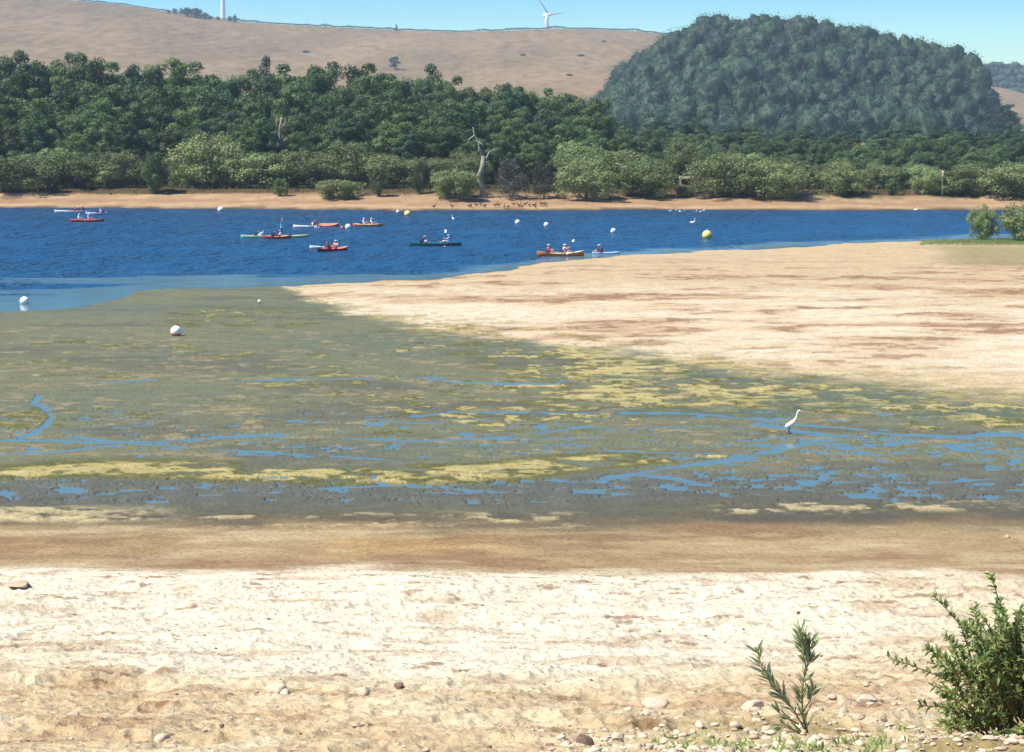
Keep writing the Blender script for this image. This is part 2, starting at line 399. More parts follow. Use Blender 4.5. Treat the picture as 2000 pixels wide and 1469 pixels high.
def ground_mat():
    m, n, b = mat_new('lake_bed_soil')
    c = N(n, 'ShaderNodeAttribute', attribute_name='soil'); wv = N(n, 'ShaderNodeAttribute', attribute_name='wet')
    tc = N(n, 'ShaderNodeTexCoord')
    n1 = N(n, 'ShaderNodeTexNoise'); n1.inputs['Scale'].default_value = 6.5; n1.inputs['Detail'].default_value = 7; n1.inputs['Roughness'].default_value = 0.65
    n2 = N(n, 'ShaderNodeTexNoise'); n2.inputs['Scale'].default_value = 1.1; n2.inputs['Detail'].default_value = 5
    for q in (n1, n2): n.links.new(tc.outputs['Object'], q.inputs['Vector'])
    v1 = ramp(n, n1.outputs['Fac'], [(0.3, (0.68, 0.66, 0.62)), (0.5, (1, 1, 1)), (0.75, (1.14, 1.15, 1.16))])
    v2 = ramp(n, n2.outputs['Fac'], [(0.3, (0.86, 0.84, 0.82)), (0.7, (1.1, 1.11, 1.12))])
    k = mixc(n, 1.0, c.outputs['Color'], v1, 'MULTIPLY'); k = mixc(n, 1.0, k, v2, 'MULTIPLY')
    n.links.new(k, b.inputs['Base Color'])
    mr = N(n, 'ShaderNodeMapRange'); mr.inputs['To Min'].default_value = 0.95; mr.inputs['To Max'].default_value = 0.2
    n.links.new(wv.outputs['Fac'], mr.inputs['Value']); n.links.new(mr.outputs[0], b.inputs['Roughness'])
    ms = N(n, 'ShaderNodeMapRange'); ms.inputs['To Min'].default_value = 0.08; ms.inputs['To Max'].default_value = 0.5
    n.links.new(wv.outputs['Fac'], ms.inputs['Value']); n.links.new(ms.outputs[0], b.inputs['Specular IOR Level'])
    bp = N(n, 'ShaderNodeBump'); bp.inputs['Strength'].default_value = 1.0; bp.inputs['Distance'].default_value = 0.10
    n.links.new(n1.outputs['Fac'], bp.inputs['Height']); n.links.new(bp.outputs[0], b.inputs['Normal'])
    return m
def water_mat():
    m, n, b = mat_new('lake_water')
    dp = N(n, 'ShaderNodeAttribute', attribute_name='deep'); rp = N(n, 'ShaderNodeAttribute', attribute_name='ripple')
    tc = N(n, 'ShaderNodeTexCoord')
    n.links.new(mixc(n, dp.outputs['Fac'], (0.13, 0.21, 0.22), (0.010, 0.058, 0.138)), b.inputs['Base Color'])
    b.inputs['IOR'].default_value = 1.33
    for sock, lo, hi in (('Roughness', 0.14, 0.30), ('Specular IOR Level', 0.8, 0.26)):
        q = N(n, 'ShaderNodeMapRange'); q.inputs['To Min'].default_value = lo; q.inputs['To Max'].default_value = hi
        n.links.new(rp.outputs['Fac'], q.inputs['Value']); n.links.new(q.outputs[0], b.inputs[sock])
    mp = N(n, 'ShaderNodeMapping'); mp.inputs['Scale'].default_value = (1.0, 0.55, 1)
    n.links.new(tc.outputs['Object'], mp.inputs['Vector'])
    n1 = N(n, 'ShaderNodeTexNoise'); n1.inputs['Scale'].default_value = 0.55; n1.inputs['Detail'].default_value = 4; n1.inputs['Roughness'].default_value = 0.6
    n2 = N(n, 'ShaderNodeTexNoise'); n2.inputs['Scale'].default_value = 0.16; n2.inputs['Detail'].default_value = 5
    n.links.new(mp.outputs[0], n1.inputs['Vector']); n.links.new(mp.outputs[0], n2.inputs['Vector'])
    am = N(n, 'ShaderNodeMapRange'); am.inputs['From Min'].default_value = 0.3; am.inputs['From Max'].default_value = 0.7; am.inputs['To Min'].default_value = 0.3; am.inputs['To Max'].default_value = 1.7
    n.links.new(n2.outputs['Fac'], am.inputs['Value'])
    k = N(n, 'ShaderNodeMath', operation='MULTIPLY'); n.links.new(am.outputs[0], k.inputs[0]); n.links.new(rp.outputs['Fac'], k.inputs[1])
    bp = N(n, 'ShaderNodeBump'); bp.inputs['Distance'].default_value = 2.6
    n.links.new(k.outputs[0], bp.inputs['Strength']); n.links.new(n1.outputs['Fac'], bp.inputs['Height'])
    n.links.new(bp.outputs[0], b.inputs['Normal'])
    tp = N(n, 'ShaderNodeBsdfTransparent'); mx = N(n, 'ShaderNodeMixShader')
    al = N(n, 'ShaderNodeMapRange'); al.inputs['From Max'].default_value = 0.3; al.inputs['To Min'].default_value = 0.72; al.inputs['To Max'].default_value = 1.0
    n.links.new(dp.outputs['Fac'], al.inputs['Value']); n.links.new(al.outputs[0], mx.inputs[0])
    n.links.new(tp.outputs[0], mx.inputs[1]); n.links.new(b.outputs[0], mx.inputs[2])
    n.links.new(mx.outputs[0], n.nodes['Material Output'].inputs['Surface'])
    return m
def hill_mat():
    m, n, b = mat_new('dry_hill_grass')
    tc = N(n, 'ShaderNodeTexCoord'); mp = N(n, 'ShaderNodeMapping'); mp.inputs['Scale'].default_value = (1, 0.25, 1)
    n.links.new(tc.outputs['Object'], mp.inputs['Vector'])
    n1 = N(n, 'ShaderNodeTexNoise'); n1.inputs['Scale'].default_value = 0.012; n1.inputs['Detail'].default_value = 8; n1.inputs['Roughness'].default_value = 0.6
    n2 = N(n, 'ShaderNodeTexNoise'); n2.inputs['Scale'].default_value = 0.12; n2.inputs['Detail'].default_value = 4
    n.links.new(mp.outputs[0], n1.inputs['Vector']); n.links.new(mp.outputs[0], n2.inputs['Vector'])
    a = ramp(n, n1.outputs['Fac'], [(0.30, (0.15, 0.115, 0.06)), (0.5, (0.205, 0.15, 0.08)), (0.72, (0.26, 0.19, 0.11))])
    c2 = ramp(n, n2.outputs['Fac'], [(0.32, (0.74, 0.76, 0.74)), (0.5, (1, 1, 1)), (0.68, (1.16, 1.15, 1.12))])
    n.links.new(mixc(n, 1.0, a, c2, 'MULTIPLY'), b.inputs['Base Color']); b.inputs['Roughness'].default_value = 1; b.inputs['Specular IOR Level'].default_value = 0.05
    return m
def understorey_mat():
    m, n, b = mat_new('hill_understorey')
    tc = N(n, 'ShaderNodeTexCoord'); n1 = N(n, 'ShaderNodeTexNoise'); n1.inputs['Scale'].default_value = 0.2; n1.inputs['Detail'].default_value = 5
    n.links.new(tc.outputs['Object'], n1.inputs['Vector'])
    n.links.new(ramp(n, n1.outputs['Fac'], [(0.3, (0.012, 0.03, 0.018)), (0.7, (0.03, 0.055, 0.03))]), b.inputs['Base Color'])
    b.inputs['Roughness'].default_value = 1; b.inputs['Specular IOR Level'].default_value = 0.05
    return m

# ------------------------------------------------------------------ ground sheet
th = np.radians(np.concatenate([np.linspace(-100, -18, 45)[:-1], np.linspace(-18, 18, 1500), np.linspace(18, 100, 45)[1:]]))
vr = np.arange(985, 400, -1.45)
rr = np.concatenate([np.linspace(1.0, 15, 24)[:-1], np.geomspace(15, float(r_of_v(985)), 430)[:-1], r_of_v(vr), ])
rr = np.concatenate([rr, np.linspace(rr[-1] + 0.6, 335, 60), np.linspace(340, 520, 24), np.geomspace(560, 2900, 14)])
RR, TT = np.meshgrid(rr, th, indexing='ij')
X = (RR * np.sin(TT)).ravel(); Y = (RR * np.cos(TT)).ravel()
H, Z = terrain(X, Y, True)
u, v, alg, spit, wob, wob2, patch, patch2, lump = (Z[k] for k in ('u', 'v', 'alg', 'spit', 'wob', 'wob2', 'patch', 'patch2', 'lump'))
uf, vf = project(X, np.maximum(Y, 0.8), H)              # where the soil bands run down the bank
fore = Y < 62
C = np.zeros((len(X), 3)); 
def lay(col, a):
    global C
    a = np.clip(a, 0, 1)[:, None]; C = C * (1 - a) + np.array(col)[None] * a
def c255(r, g, b_, k=1.85):
    f = lambda s: ((s / 255 + 0.055) / 1.055) ** 2.4 if s > 10 else s / 255 / 12.92
    return (min(f(r) / k, 0.85), min(f(g) / k, 0.85), min(f(b_) / k, 0.85))
st1 = fbs(X * 0.05, Y * 0.09, 4, 71); st2 = fbs(X * 0.16, Y * 0.42, 4, 73); st3 = fbs(X * 0.75, Y * 1.1, 4, 75); st4 = fbs(X * 2.2, Y * 2.6, 3, 77)
C[:] = c255(138, 142, 106)
lay(c255(118, 120, 98), sstep(0.0, 0.4, st2) * 0.8)
lay(c255(152, 138, 100), sstep(0.05, 0.4, st3) * 0.6 * (v > 640))
lay(c255(118, 132, 112), sstep(0.1, 0.4, st1 + 0.3 * st3) * 0.5)
lay(c255(190, 176, 128), sstep(0.22, 0.5, st4 * 0.6 + 0.7 * st3) * 0.7 * band(v, 640, 900, 25))
lay(c255(112, 115, 108), band(v, 930, 990, 14) * 0.75)
# algae
ac = alg * (0.35 + 0.65 * lump)
lay(c255(120, 122, 76), sstep(0.05, 0.35, alg))
lay(c255(212, 200, 134), sstep(0.22, 0.5, ac) * sstep(-0.25, 0.12, st4 + 0.5 * st3 + 0.15))
lay(c255(112, 130, 104), band(v, 690, 830, 12) * sstep(1120, 1250, u) * sstep(0.0, 0.35, st2) * 0.7)
lay(c255(238, 222, 170), sstep(0.55, 0.85, ac) * 0.5)
# spit
sp_ = spit * (v < 860)
S = np.zeros((len(X), 3)); keep = C.copy(); C = S
C[:] = c255(252, 234, 200)
lay(c255(236, 212, 172), sstep(-0.1, 0.3, st2) * 0.5)
lay(c255(230, 206, 164), (1 - sstep(575, 640, v + 0.02 * (2000 - u) + wob * 22)) * 0.85)
lay(c255(212, 178, 144), sstep(0.14, 0.36, st2 + 0.5 * st3) * band(v, 515, 680, 16) * 0.65)
lay(c255(158, 114, 84), sstep(0.30, 0.44, st2 * 0.6 + 0.9 * st3) * band(v, 535, 730, 16) * 0.6)
lay(c255(255, 246, 218), sstep(-0.12, 0.3, -st2 + 0.5 * st3) * band(v, 570, 735, 22) * 0.65)
lay(c255(214, 196, 140), sstep(705, 760, v - (u - 1600) * 0.06 + wob * 20) * 0.7)
lay(c255(150, 148, 95), band(v + wob * 6, 488, 528, 8) * sstep(1780, 1900, u + wob * 60) * 0.6)
lay(c255(104, 120, 66), band(v + wob * 4, 462, 486, 3) * sstep(1770, 1860, u + wob * 30) * 0.9)
al2 = sstep(0.0, 0.3, st3 + 0.5 * st4 + 0.5 * sstep(0, 60, v - itp(u, SPIT_LOW) + 45) - 0.25) * sstep(-55, 5, v - itp(u, SPIT_LOW) + wob * 22)
lay(c255(150, 146, 92), al2 * 0.8)
lay(c255(222, 208, 142), al2 * sstep(-0.1, 0.25, st4) * 0.8)
lay(c255(240, 228, 205), band(Z['m'], -1, 1.6, 0.6) * sstep(1650, 1700, u) * 0.8)
C = keep * (1 - sp_[:, None]) + C * sp_[:, None]
# near bank
F = np.zeros((len(X), 3)); keep = C.copy(); C = F
wv_ = vf + wob * 14 + wob2 * 7 + fbs(X * 0.35, Y * 0.7, 4, 81) * 14
C[:] = c255(112, 106, 84)
lay(c255(212, 188, 144), sstep(1005, 1052, wv_))
lay(c255(158, 132, 100), band(wv_, 1012, 1060, 10) * sstep(-0.05, 0.35, st2 + 0.4 * st3) * 0.6)
lay(c255(218, 176, 114), band(wv_, 1052, 1094, 8) * band(uf, 640, 960, 90) * 0.5)
lay(c255(190, 160, 116), band(wv_, 1044, 1100, 8) * sstep(0.0, 0.4, st1) * 0.6)
lay(c255(182, 148, 116), band(wv_, 1086, 1112, 7) * sstep(200, 320, uf + wob * 60) * sstep(-0.3, 0.2, st3 + 0.5 * st2) * 0.6)
lay(c255(176, 144, 108), band(wv_, 1020, 1112, 8) * sstep(0.16, 0.36, st2 + 0.6 * st3) * 0.5)
lay(c255(232, 214, 170), band(wv_, 1030, 1108, 6) * sstep(0.2, 0.42, -st2 + 0.5 * st3) * 0.6)
white = sstep(1101, 1119, wv_ - 6 * sstep(900, 1500, uf))
lay(c255(255, 247, 220, 1.55), white)
low = sstep(1195, 1330, wv_ + st1 * 150 - 60 * band(uf, 300, 1300, 200) + sstep(1400, 1900, uf) * 60)
lay(c255(248, 226, 182), white * low * 0.95)
lay(c255(234, 205, 160), white * low * sstep(0.05, 0.4, st1 + 0.5 * st3) * 0.6)
lay(c255(214, 180, 142), white * sstep(0.22, 0.45, st3 + 0.2 * st2) * 0.5)
lay(c255(172, 132, 98), white * sstep(0.36, 0.5, fbs(X * 1.5, Y * 3.2, 4, 83, 0.6) + 0.15 * st1) * 0.75)  # thin dark streaks: short clod shadows put into the sand colour
lay(c255(255, 240, 205, 1.6), white * sstep(0.15, 0.45, -st3 + 0.3 * st4) * 0.5 * low)
lay(c255(196, 182, 122), sstep(1370, 1440, wv_) * sstep(1050, 1400, uf + wob * 120) * (0.35 + 0.4 * sstep(-0.2, 0.3, st3)))
cr = np.clip(Z['crust'] * 18, 0, 1) * sstep(-0.35, 0.05, st4 + 0.5 * st3 + 0.12)
lay(c255(238, 222, 168), cr)
kf = 1 - sstep(54, 60, Y + wob * 1.5)
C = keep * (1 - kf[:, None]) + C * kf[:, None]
# far shore
G = np.zeros((len(X), 3)); keep = C.copy(); C = G
f = Z['f']
C[:] = c255(204, 174, 136)
lay(c255(228, 198, 156), sstep(0.0, 0.35, st2 + 0.4 * wob2) * 0.7)
lay(c255(184, 142, 112), band(f + wob * 3, 5, 9, 1.2) * 0.6)
lay(c255(232, 200, 158), band(f + wob * 2, 2.6, 5, 0.8) * 0.6)
lay(c255(92, 82, 66), (1 - sstep(0.4, 2.0, f + wob * 0.6)))
lay(c255(128, 136, 84), band(f, 11, 16, 1.5) * band(u, 1290, 2300, 40) * sstep(-0.25, 0.2, wob2 + 0.5 * st3) * 0.8)
lay(c255(112, 96, 66), sstep(14.0, 16.5, f + wob * 2.5))
lay(c255(92, 90, 56), sstep(17, 20, f + wob2 * 1.5) * (0.4 + 0.4 * sstep(-0.2, 0.3, st3)))
lay(c255(70, 76, 48), sstep(28, 40, f))
lay(c255(178, 158, 128), sstep(500, 620, Y))
fm = Z['far'].astype(float)
C = keep * (1 - fm[:, None]) + C * fm[:, None]
wet = (1 - sp_) * (1 - fm) * (1 - sstep(1000, 1035, np.where(Y < 64, wv_, v))) * (1 - 0.8 * sstep(0.1, 0.5, alg))
wet = np.maximum(wet, fm * (1 - sstep(0.3, 1.5, f)))
C4 = np.concatenate([C, np.ones((len(C), 1))], 1)
nr_, nc_ = RR.shape
wet = wet * 0.38
wet = np.maximum(wet, np.where((Y > 50) & (fm < 0.5), (1 - sstep(0.002, 0.024, H)) * (v < 1010) * (1 - 0.7 * sp_), 0))
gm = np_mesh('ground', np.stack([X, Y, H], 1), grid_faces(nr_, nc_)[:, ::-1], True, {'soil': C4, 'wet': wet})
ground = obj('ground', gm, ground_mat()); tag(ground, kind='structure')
del C4, G, F, S, keep

# ------------------------------------------------------------------ water sheet
ths = np.radians(np.linspace(-60, 60, 361)); rs_ = r_of_v(np.linspace(1035, 390, 640))
RW, TW = np.meshgrid(rs_, ths, indexing='ij'); XW = (RW * np.sin(TW)).ravel(); YW = (RW * np.cos(TW)).ravel()
uw, vw = project(XW, YW, 0.0)
ns = itp(uw, NEAR_SHORE); wb = fbm(XW * 0.08, YW * 0.05, 4, 91)
dv = ns - vw + wb * 14
cw = itp(uw, [(-500, 40), (150, 55), (330, 30), (600, 14), (1000, 9), (1200, 4), (1400, 1.0), (2000, 1)]) + 3
calm = 1 - sstep(cw * 0.55, cw * 1.05, dv + fbs(XW * 0.06, YW * 0.35, 4, 93) * cw * 0.9)
deep = sstep(-4, 12, ns - vw) * (1 - 0.62 * calm)  # calm band: paler shallow base colour also stands in for reflected sky
ripple = np.clip(1 - calm, 0.006, 1)
wm = np_mesh('water', np.stack([XW, YW, 0 * XW], 1), grid_faces(*RW.shape)[:, ::-1], True, {'deep': deep, 'ripple': ripple})
water = obj('water', wm, water_mat()); tag(water, kind='structure')

# ------------------------------------------------------------------ brown hillside
RIDGE = [(-3500, 60), (-1500, -60), (-700, -70), (-200, -40), (0, -14), (150, 1), (240, 9), (320, 21), (400, 34), (500, 45), (620, 52), (800, 60), (900, 63), (1000, 60),
         (1070, 57), (1150, 57), (1250, 62), (1320, 70), (1450, 90), (1600, 130), (1800, 165), (1925, 168), (1960, 172), (2000, 182), (2100, 200), (2500, 240), (5000, 250)]
YR = 2200.0
def ridge_z(u_): return float(at_y(u_, float(itp(u_, RIDGE)), YR).z)
uu = np.concatenate([np.linspace(-3500, -150, 40)[:-1], np.linspace(-150, 2150, 300), np.linspace(2150, 5000, 40)[1:]])
yh = np.concatenate([np.linspace(430, YR, 130), np.linspace(YR + 20, 2950, 16)])
dxs = np.array([ray(a, 160.0)[0] for a in uu]); zr = np.array([ridge_z(a) for a in uu])
def hill_h(x, y):
    ua = CU + (x / y) * FPX * cp * 1.0
    z_r = np.interp(x / y, dxs, zr)
    t = np.clip((y - 430) / (YR - 430), 0, 1)
    s = t ** 2.0
    h = 2.9 + (z_r - 2.9) * s
    h = h + np.sin(t * math.pi) * (4.0 * fbm(x * 0.004, y * 0.003, 4, 101) + 0.8 * fbm(x * 0.03, y * 0.02, 3, 103)) * (y < YR)
    return np.where(y > YR, z_r - (y - YR) * 0.02, h)
YH, DX = np.meshgrid(yh, dxs, indexing='ij'); XH = (DX * YH).ravel(); YHr = YH.ravel()
hm = np_mesh('hillside', np.stack([XH, YHr, hill_h(XH, YHr)], 1), grid_faces(*YH.shape), True)
hill = obj('hillside', hm, hill_mat()); tag(hill, kind='structure')

# ------------------------------------------------------------------ foliage
def leaf_cloud(centers, radii, n_each, size, seed, up=0.25, jit=0.32, tones=None, tn_noise=0.4):
    """small leaf faces spread over the skins of many clumps"""
    g = np.random.default_rng(seed)
    centers = np.asarray(centers, float); k = len(centers)
    idx = np.repeat(np.arange(k), n_each); n = len(idx)
    d = g.normal(size=(n, 3)); d /= np.linalg.norm(d, axis=1, keepdims=True)
    d[:, 2] += up; d /= np.linalg.norm(d, axis=1, keepdims=True)
    rad = np.asarray(radii)[idx] * (0.62 + 0.5 * g.random(n))
    p = centers[idx] + d * rad[:, None] * np.array([1, 1, 0.82])
    nn = d + g.normal(size=(n, 3)) * jit; nn /= np.linalg.norm(nn, axis=1, keepdims=True)
    a = np.cross(nn, g.normal(size=(n, 3))); a /= np.linalg.norm(a, axis=1, keepdims=True); b = np.cross(nn, a)
    s = size * (0.55 + 0.8 * g.random(n))[:, None]
    V = np.stack([p + a * s, p + b * s * 0.62, p - a * s * 0.9, p - b * s * 0.55], 1).reshape(-1, 3)
    F_ = np.arange(n * 4).reshape(-1, 4)
    ct = g.random(k) if tones is None else np.asarray(tones)
    t = np.clip((1.05 - tn_noise) * ct[idx] + tn_noise * g.random(n) - 0.04, 0, 1)
    return V, F_, np.repeat(t, 4)
def crown_points(seed, Rx, z0, z1, n, lobes=0.25, low=0.0, taper=0.0):
    g = np.random.default_rng(seed); ph = g.random(6) * 6.28
    pts = []; rad = []
    while len(pts) < n:
        d = g.normal(size=3); d /= np.linalg.norm(d)
        q = (0.35 + 0.65 * g.random() ** 0.6)
        ang = math.atan2(d[1], d[0])
        lob = 1 + lobes * (math.sin(2 * ang + ph[0]) * 0.5 + math.sin(3 * ang + ph[1] + 3 * d[2]) * 0.5 + math.sin(5 * d[2] + ph[2]) * 0.4)
        z = (z0 + z1) / 2 + d[2] * q * (z1 - z0) / 2 * (1 + 0.5 * lobes * math.sin(2 * ang + ph[3]))
        tz = (z - z0) / (z1 - z0)
        w_ = Rx * lob * q * (1 - taper * max(tz, 0)) * (1 + low * max(0, 0.5 - tz))
        pts.append((d[0] * w_, d[1] * w_, max(z, z0 * 0.9))); rad.append(Rx * (0.20 + 0.16 * g.random()) * (1 - 0.5 * taper * max(tz, 0)))
    return pts, rad
def trunk_mb(g, h, r, spread, n=4, lean=0.05):
    mb = MB(); top = Vector((g.uniform(-lean, lean) * h, g.uniform(-lean, lean) * h, h))
    mb.tube([(0, 0, -0.4), (0, 0, 0.15 * h), top * 0.55, top], [r * 1.25, r, r * 0.7, r * 0.3], 7)
    for k in range(n):
        a = g.uniform(0, 6.28); s = top * g.uniform(0.35, 0.8); e = s + Vector((math.cos(a) * spread, math.sin(a) * spread, h * g.uniform(0.18, 0.38)))
        mb.tube([s, s.lerp(e, 0.5) + Vector((0, 0, h * 0.03)), e], [r * 0.5, r * 0.32, r * 0.12], 5)
    return mb
PROTO = {}
def tree_proto(key, seed, Hh, Rx, z0, ncl, nlf, size, mat, low=0.0, taper=0.0, lobes=0.25, trunk=True, bark='bark', name='broadleaf_tree'):
    g = random.Random(seed)
    root = empty(name, (0, -500, 0))
    pts, rad = crown_points(seed, Rx, z0, Hh * 0.93, ncl, lobes, low, taper)
    V, F_, t = leaf_cloud(pts, rad, nlf, size, seed + 1)
    obj('crown', np_mesh('crown', V, F_, False, {'tone': t}), M[mat], root)
    trunk_mb(g, Hh * 0.75, max(0.12, Rx * 0.055), Rx * 0.55).build('trunk', M[bark], root)
    root['h'] = Hh; root['used'] = 0
    PROTO.setdefault(key, []).append(root); return root
PH = {}
def plant(key, k, loc, height, width=1.0, rz=None, label=None, cat='tree', group=None, rng_=random):
    lst = PROTO[key]; p = lst[k % len(lst)]; Hh = PH.setdefault(p.name, p['h'])
    if p['used'] == 0: p['used'] = 1; o = p
    else: o = copy_tree(p)
    o.location = loc; s = height / Hh
    o.scale = (s * width, s * width, s); o.rotation_euler = (0, 0, rng_.uniform(0, 6.28) if rz is None else rz)
    for kk in ('label', 'category', 'group'):
        if kk in o: del o[kk]
    tag(o, label, cat, group); return o
for s in range(5): tree_proto('tall', 200 + s, 16, 4.4, 1.2, 64, 230, 0.19, 'wood', taper=0.15, lobes=0.35)
for s in range(3): tree_proto('dark', 230 + s, 16, 4.2, 1.0, 64, 230, 0.19, 'wood_dark', taper=0.25, lobes=0.35)
for s in range(4): tree_proto('shrub', 250 + s, 5, 3.2, 0.1, 60, 190, 0.12, 'olive', low=0.35, lobes=0.15, name='willow_shrub')
for s in range(2): tree_proto('dkshrub', 270 + s, 5, 2.6, 0.05, 56, 190, 0.115, 'wood', low=0.35, lobes=0.15, name='rounded_shrub')
for s in range(2): tree_proto('grey', 280 + s, 9, 4.0, 0.4, 44, 100, 0.19, 'grey_leaf', low=0.2, lobes=0.4, bark='dead_bark', name='grey_tree')
tree_proto('cypress', 290, 8, 1.5, 0.3, 40, 60, 0.3, 'wood_dark', taper=0.6, name='conifer_tree')
tree_proto('round', 295, 9, 4.2, 1.2, 64, 200, 0.16, 'olive', lobes=0.15, name='round_tree')

SKY_L = [(-300, 95), (0, 108), (50, 100), (100, 108), (130, 128), (150, 125), (165, 106), (210, 108), (225, 126), (260, 120), (340, 116), (400, 126), (428, 146), (450, 140), (500, 128), (590, 134),
         (620, 120), (690, 122), (760, 138), (850, 152), (950, 162), (1050, 168), (1110, 177), (1170, 190), (1230, 212)]
SKY_R = [(1150, 212), (1250, 220), (1400, 232), (1550, 245), (1700, 242), (1820, 238), (1900, 246), (2000, 246), (2300, 240)]
g = random.Random(31)
def row(u0, u1, step, d0, d1, topf, jit, key, width, label, group, cat='tree'):
    uu_ = u0; k = g.randrange(9)
    while uu_ < u1:
        a = uu_ + g.uniform(-0.35, 0.35) * step; d = g.uniform(d0, d1)
        top = topf(a) + g.uniform(-jit * 0.3, jit)
        p = at_y(a, top, d); z = gz(p.x, d)
        plant(key, k, (p.x, d, z), max(p.z - z, 2.0), width * g.uniform(0.85, 1.2), None, label, cat, group, g); k += 1
        uu_ += step * g.uniform(0.8, 1.2)
T = lambda pts, f=0.0, base=300: (lambda a: float(itp(a, pts)) * (1 - f) + base * f)
row(-90, 1180, 34, 378, 405, lambda a: T(SKY_L)(a) - 12, 12, 'tall', 0.98, 'tall dark green tree whose top meets the brown hill behind', 'trees on the skyline of the wood')
row(-60, 1150, 118, 380, 400, lambda a: T(SKY_L)(a) - 16, 8, 'dark', 0.8, 'slender dark tree standing a little above the skyline of the wood', 'slender dark trees on the skyline')
row(-80, 1200, 46, 358, 374, T(SKY_L, 0.13), 20, 'tall', 1.05, 'green broadleaf tree inside the wood, behind its front rank', 'trees inside the wood')
row(-80, 1220, 50, 342, 354, T(SKY_L, 0.33), 24, 'tall', 1.1, 'broadleaf tree halfway down the face of the wood', 'trees halfway down the face of the wood')
row(-70, 1230, 54, 330, 338, T(SKY_L, 0.56), 28, 'tall', 1.2, 'broadleaf tree in the front rank of the wood, behind the shore shrubs', 'trees in the front rank of the wood')
row(-40, 900, 150, 326, 330, T(SKY_L, 0.55), 20, 'dark', 1.2, 'very dark tree among the front rank of the wood above pale shrubs', 'dark trees in the front rank of the wood')
row(1150, 2120, 34, 500, 540, T(SKY_R), 7, 'dark', 1.5, 'small dark tree along the foot of the wooded hill', 'trees at the foot of the wooded hill')
row(1170, 2110, 42, 455, 485, T(SKY_R, 0.28), 10, 'tall', 1.6, 'green tree in the low wood below the wooded hill', 'trees in the low wood under the wooded hill')
row(1190, 2100, 46, 412, 440, T(SKY_R, 0.52), 12, 'dkshrub', 1.0, 'bushy tree behind the shrubs of the right-hand far shore', 'bushy trees behind the right-hand shore shrubs')
row(1230, 2100, 50, 365, 390, T(SKY_R, 0.78), 12, 'dkshrub', 1.0, 'low dark tree close behind the right-hand shore shrubs', 'low trees close behind the right-hand shore shrubs')
row(1180, 2080, 52, 336, 350, T(SKY_R, 1.0, 312), 10, 'shrub', 1.0, 'olive bush just behind the right-hand shore shrubs', 'olive bushes behind the right-hand shore')
# back rank of pale shrubs
def shrub(key, k, u0, u1, top, base, label, cat='shrub', grp=None, dd=0.0, dfix=None):
    c = on_ground((u0 + u1) / 2, base); d = dfix or c.y + dd; x = ray((u0 + u1) / 2, base)[0] * d
    z = gz(x, d); p = at_y((u0 + u1) / 2, top, d)
    pr = PROTO[key][k % len(PROTO[key])]; hh = max(p.z - z, 0.8); wpx = (u1 - u0) * d / FPX
    cr_ = pr.children[0] if pr.children[0].name.startswith('crown') else pr.children[1]
    w0 = cr_.dimensions.x if cr_.dimensions.x > 0.1 else max(abs(b_[0]) for b_ in cr_.bound_box) * 2
    return plant(key, k, (x, d, z - 0.05), hh, wpx / (w0 * hh / PH.setdefault(pr.name, pr['h'])), None, label, cat, grp, g)
bpy.context.view_layer.update()
GB = 'pale shrubs between the wood and the beach'
for i, (a, b_, t_, ba) in enumerate([(60, 150, 280, 349), (100, 200, 300, 350), (160, 262, 318, 350), (205, 270, 292, 350), (335, 400, 312, 357), (355, 470, 262, 352), (400, 500, 305, 356), (460, 560, 298, 356), (530, 620, 285, 358), (590, 680, 300, 360), (625, 742, 275, 352), (690, 800, 300, 362), (800, 880, 300, 366), (860, 940, 300, 372), (1085, 1180, 275, 360), (1160, 1260, 290, 360), (1400, 1500, 292, 365), (1480, 1570, 305, 368), (1560, 1640, 318, 372), (1690, 1770, 322, 372), (1770, 1830, 318, 372), (1130, 1220, 300, 365)]):
    shrub('shrub', i, a - 8, b_ + 8, t_, ba, 'pale olive shrub between the wood and the bare beach', grp=GB, dfix=318.5 - (ba - 349) * 0.25)
for a in [(-30, 95, 300, 375, 'shrub', 'large olive willow shrub overhanging the beach at the left edge'),
          (240, 364, 292, 379, 'dkshrub', 'big dark rounded shrub standing on the beach, left of the small one'),
          (525, 573, 346, 383, 'dkshrub', 'smallest dark shrub alone on the sand under the wood'),
          (618, 705, 346, 386, 'shrub', 'low spreading olive shrub leaning down the beach'),
          (702, 775, 322, 384, 'dkshrub', 'upright dark green shrub between a low olive one and a steep bank'),
          (790, 850, 312, 380, 'dkshrub', 'dark shrub with black shade under it at the top of the slope'),
          (842, 938, 325, 385, 'shrub', 'olive shrub just left of the pale dead trunk'),
          (960, 1040, 305, 388, 'grey', 'grey green half bare tree right of the pale dead trunk'),
          (1030, 1095, 318, 388, 'grey', 'smaller grey bush with bare sticks beside the dark shadowed bank'),
          (1080, 1210, 312, 389, 'shrub', 'broad rounded willow shrub above the flock of geese'),
          (1195, 1325, 316, 386, 'shrub', 'broad rounded willow shrub left of the pale roofed shelter'),
          (1322, 1362, 358, 384, 'shrub', 'small low olive shrub in front of the pale roofed shelter'),
          (1355, 1475, 300, 383, 'shrub', 'domed willow shrub right of the pale roofed shelter'),
          (1450, 1562, 312, 385, 'shrub', 'willow shrub ending the long clump right of the shelter'),
          (1605, 1690, 322, 381, 'shrub', 'brownish olive shrub left of a small dark round one'),
          (1718, 1766, 346, 381, 'dkshrub', 'small dark round shrub on the right-hand far shore'),
          (1790, 1850, 330, 380, 'shrub', 'olive shrub between the two pale poles'),
          (1845, 1930, 322, 381, 'shrub', 'olive shrub just right of the taller pale pole'),
          (1915, 2060, 318, 381, 'shrub', 'wide olive shrub at the far right end of the far shore')]:
    shrub(a[4], int(a[0]) // 7, *a[:4], a[5])
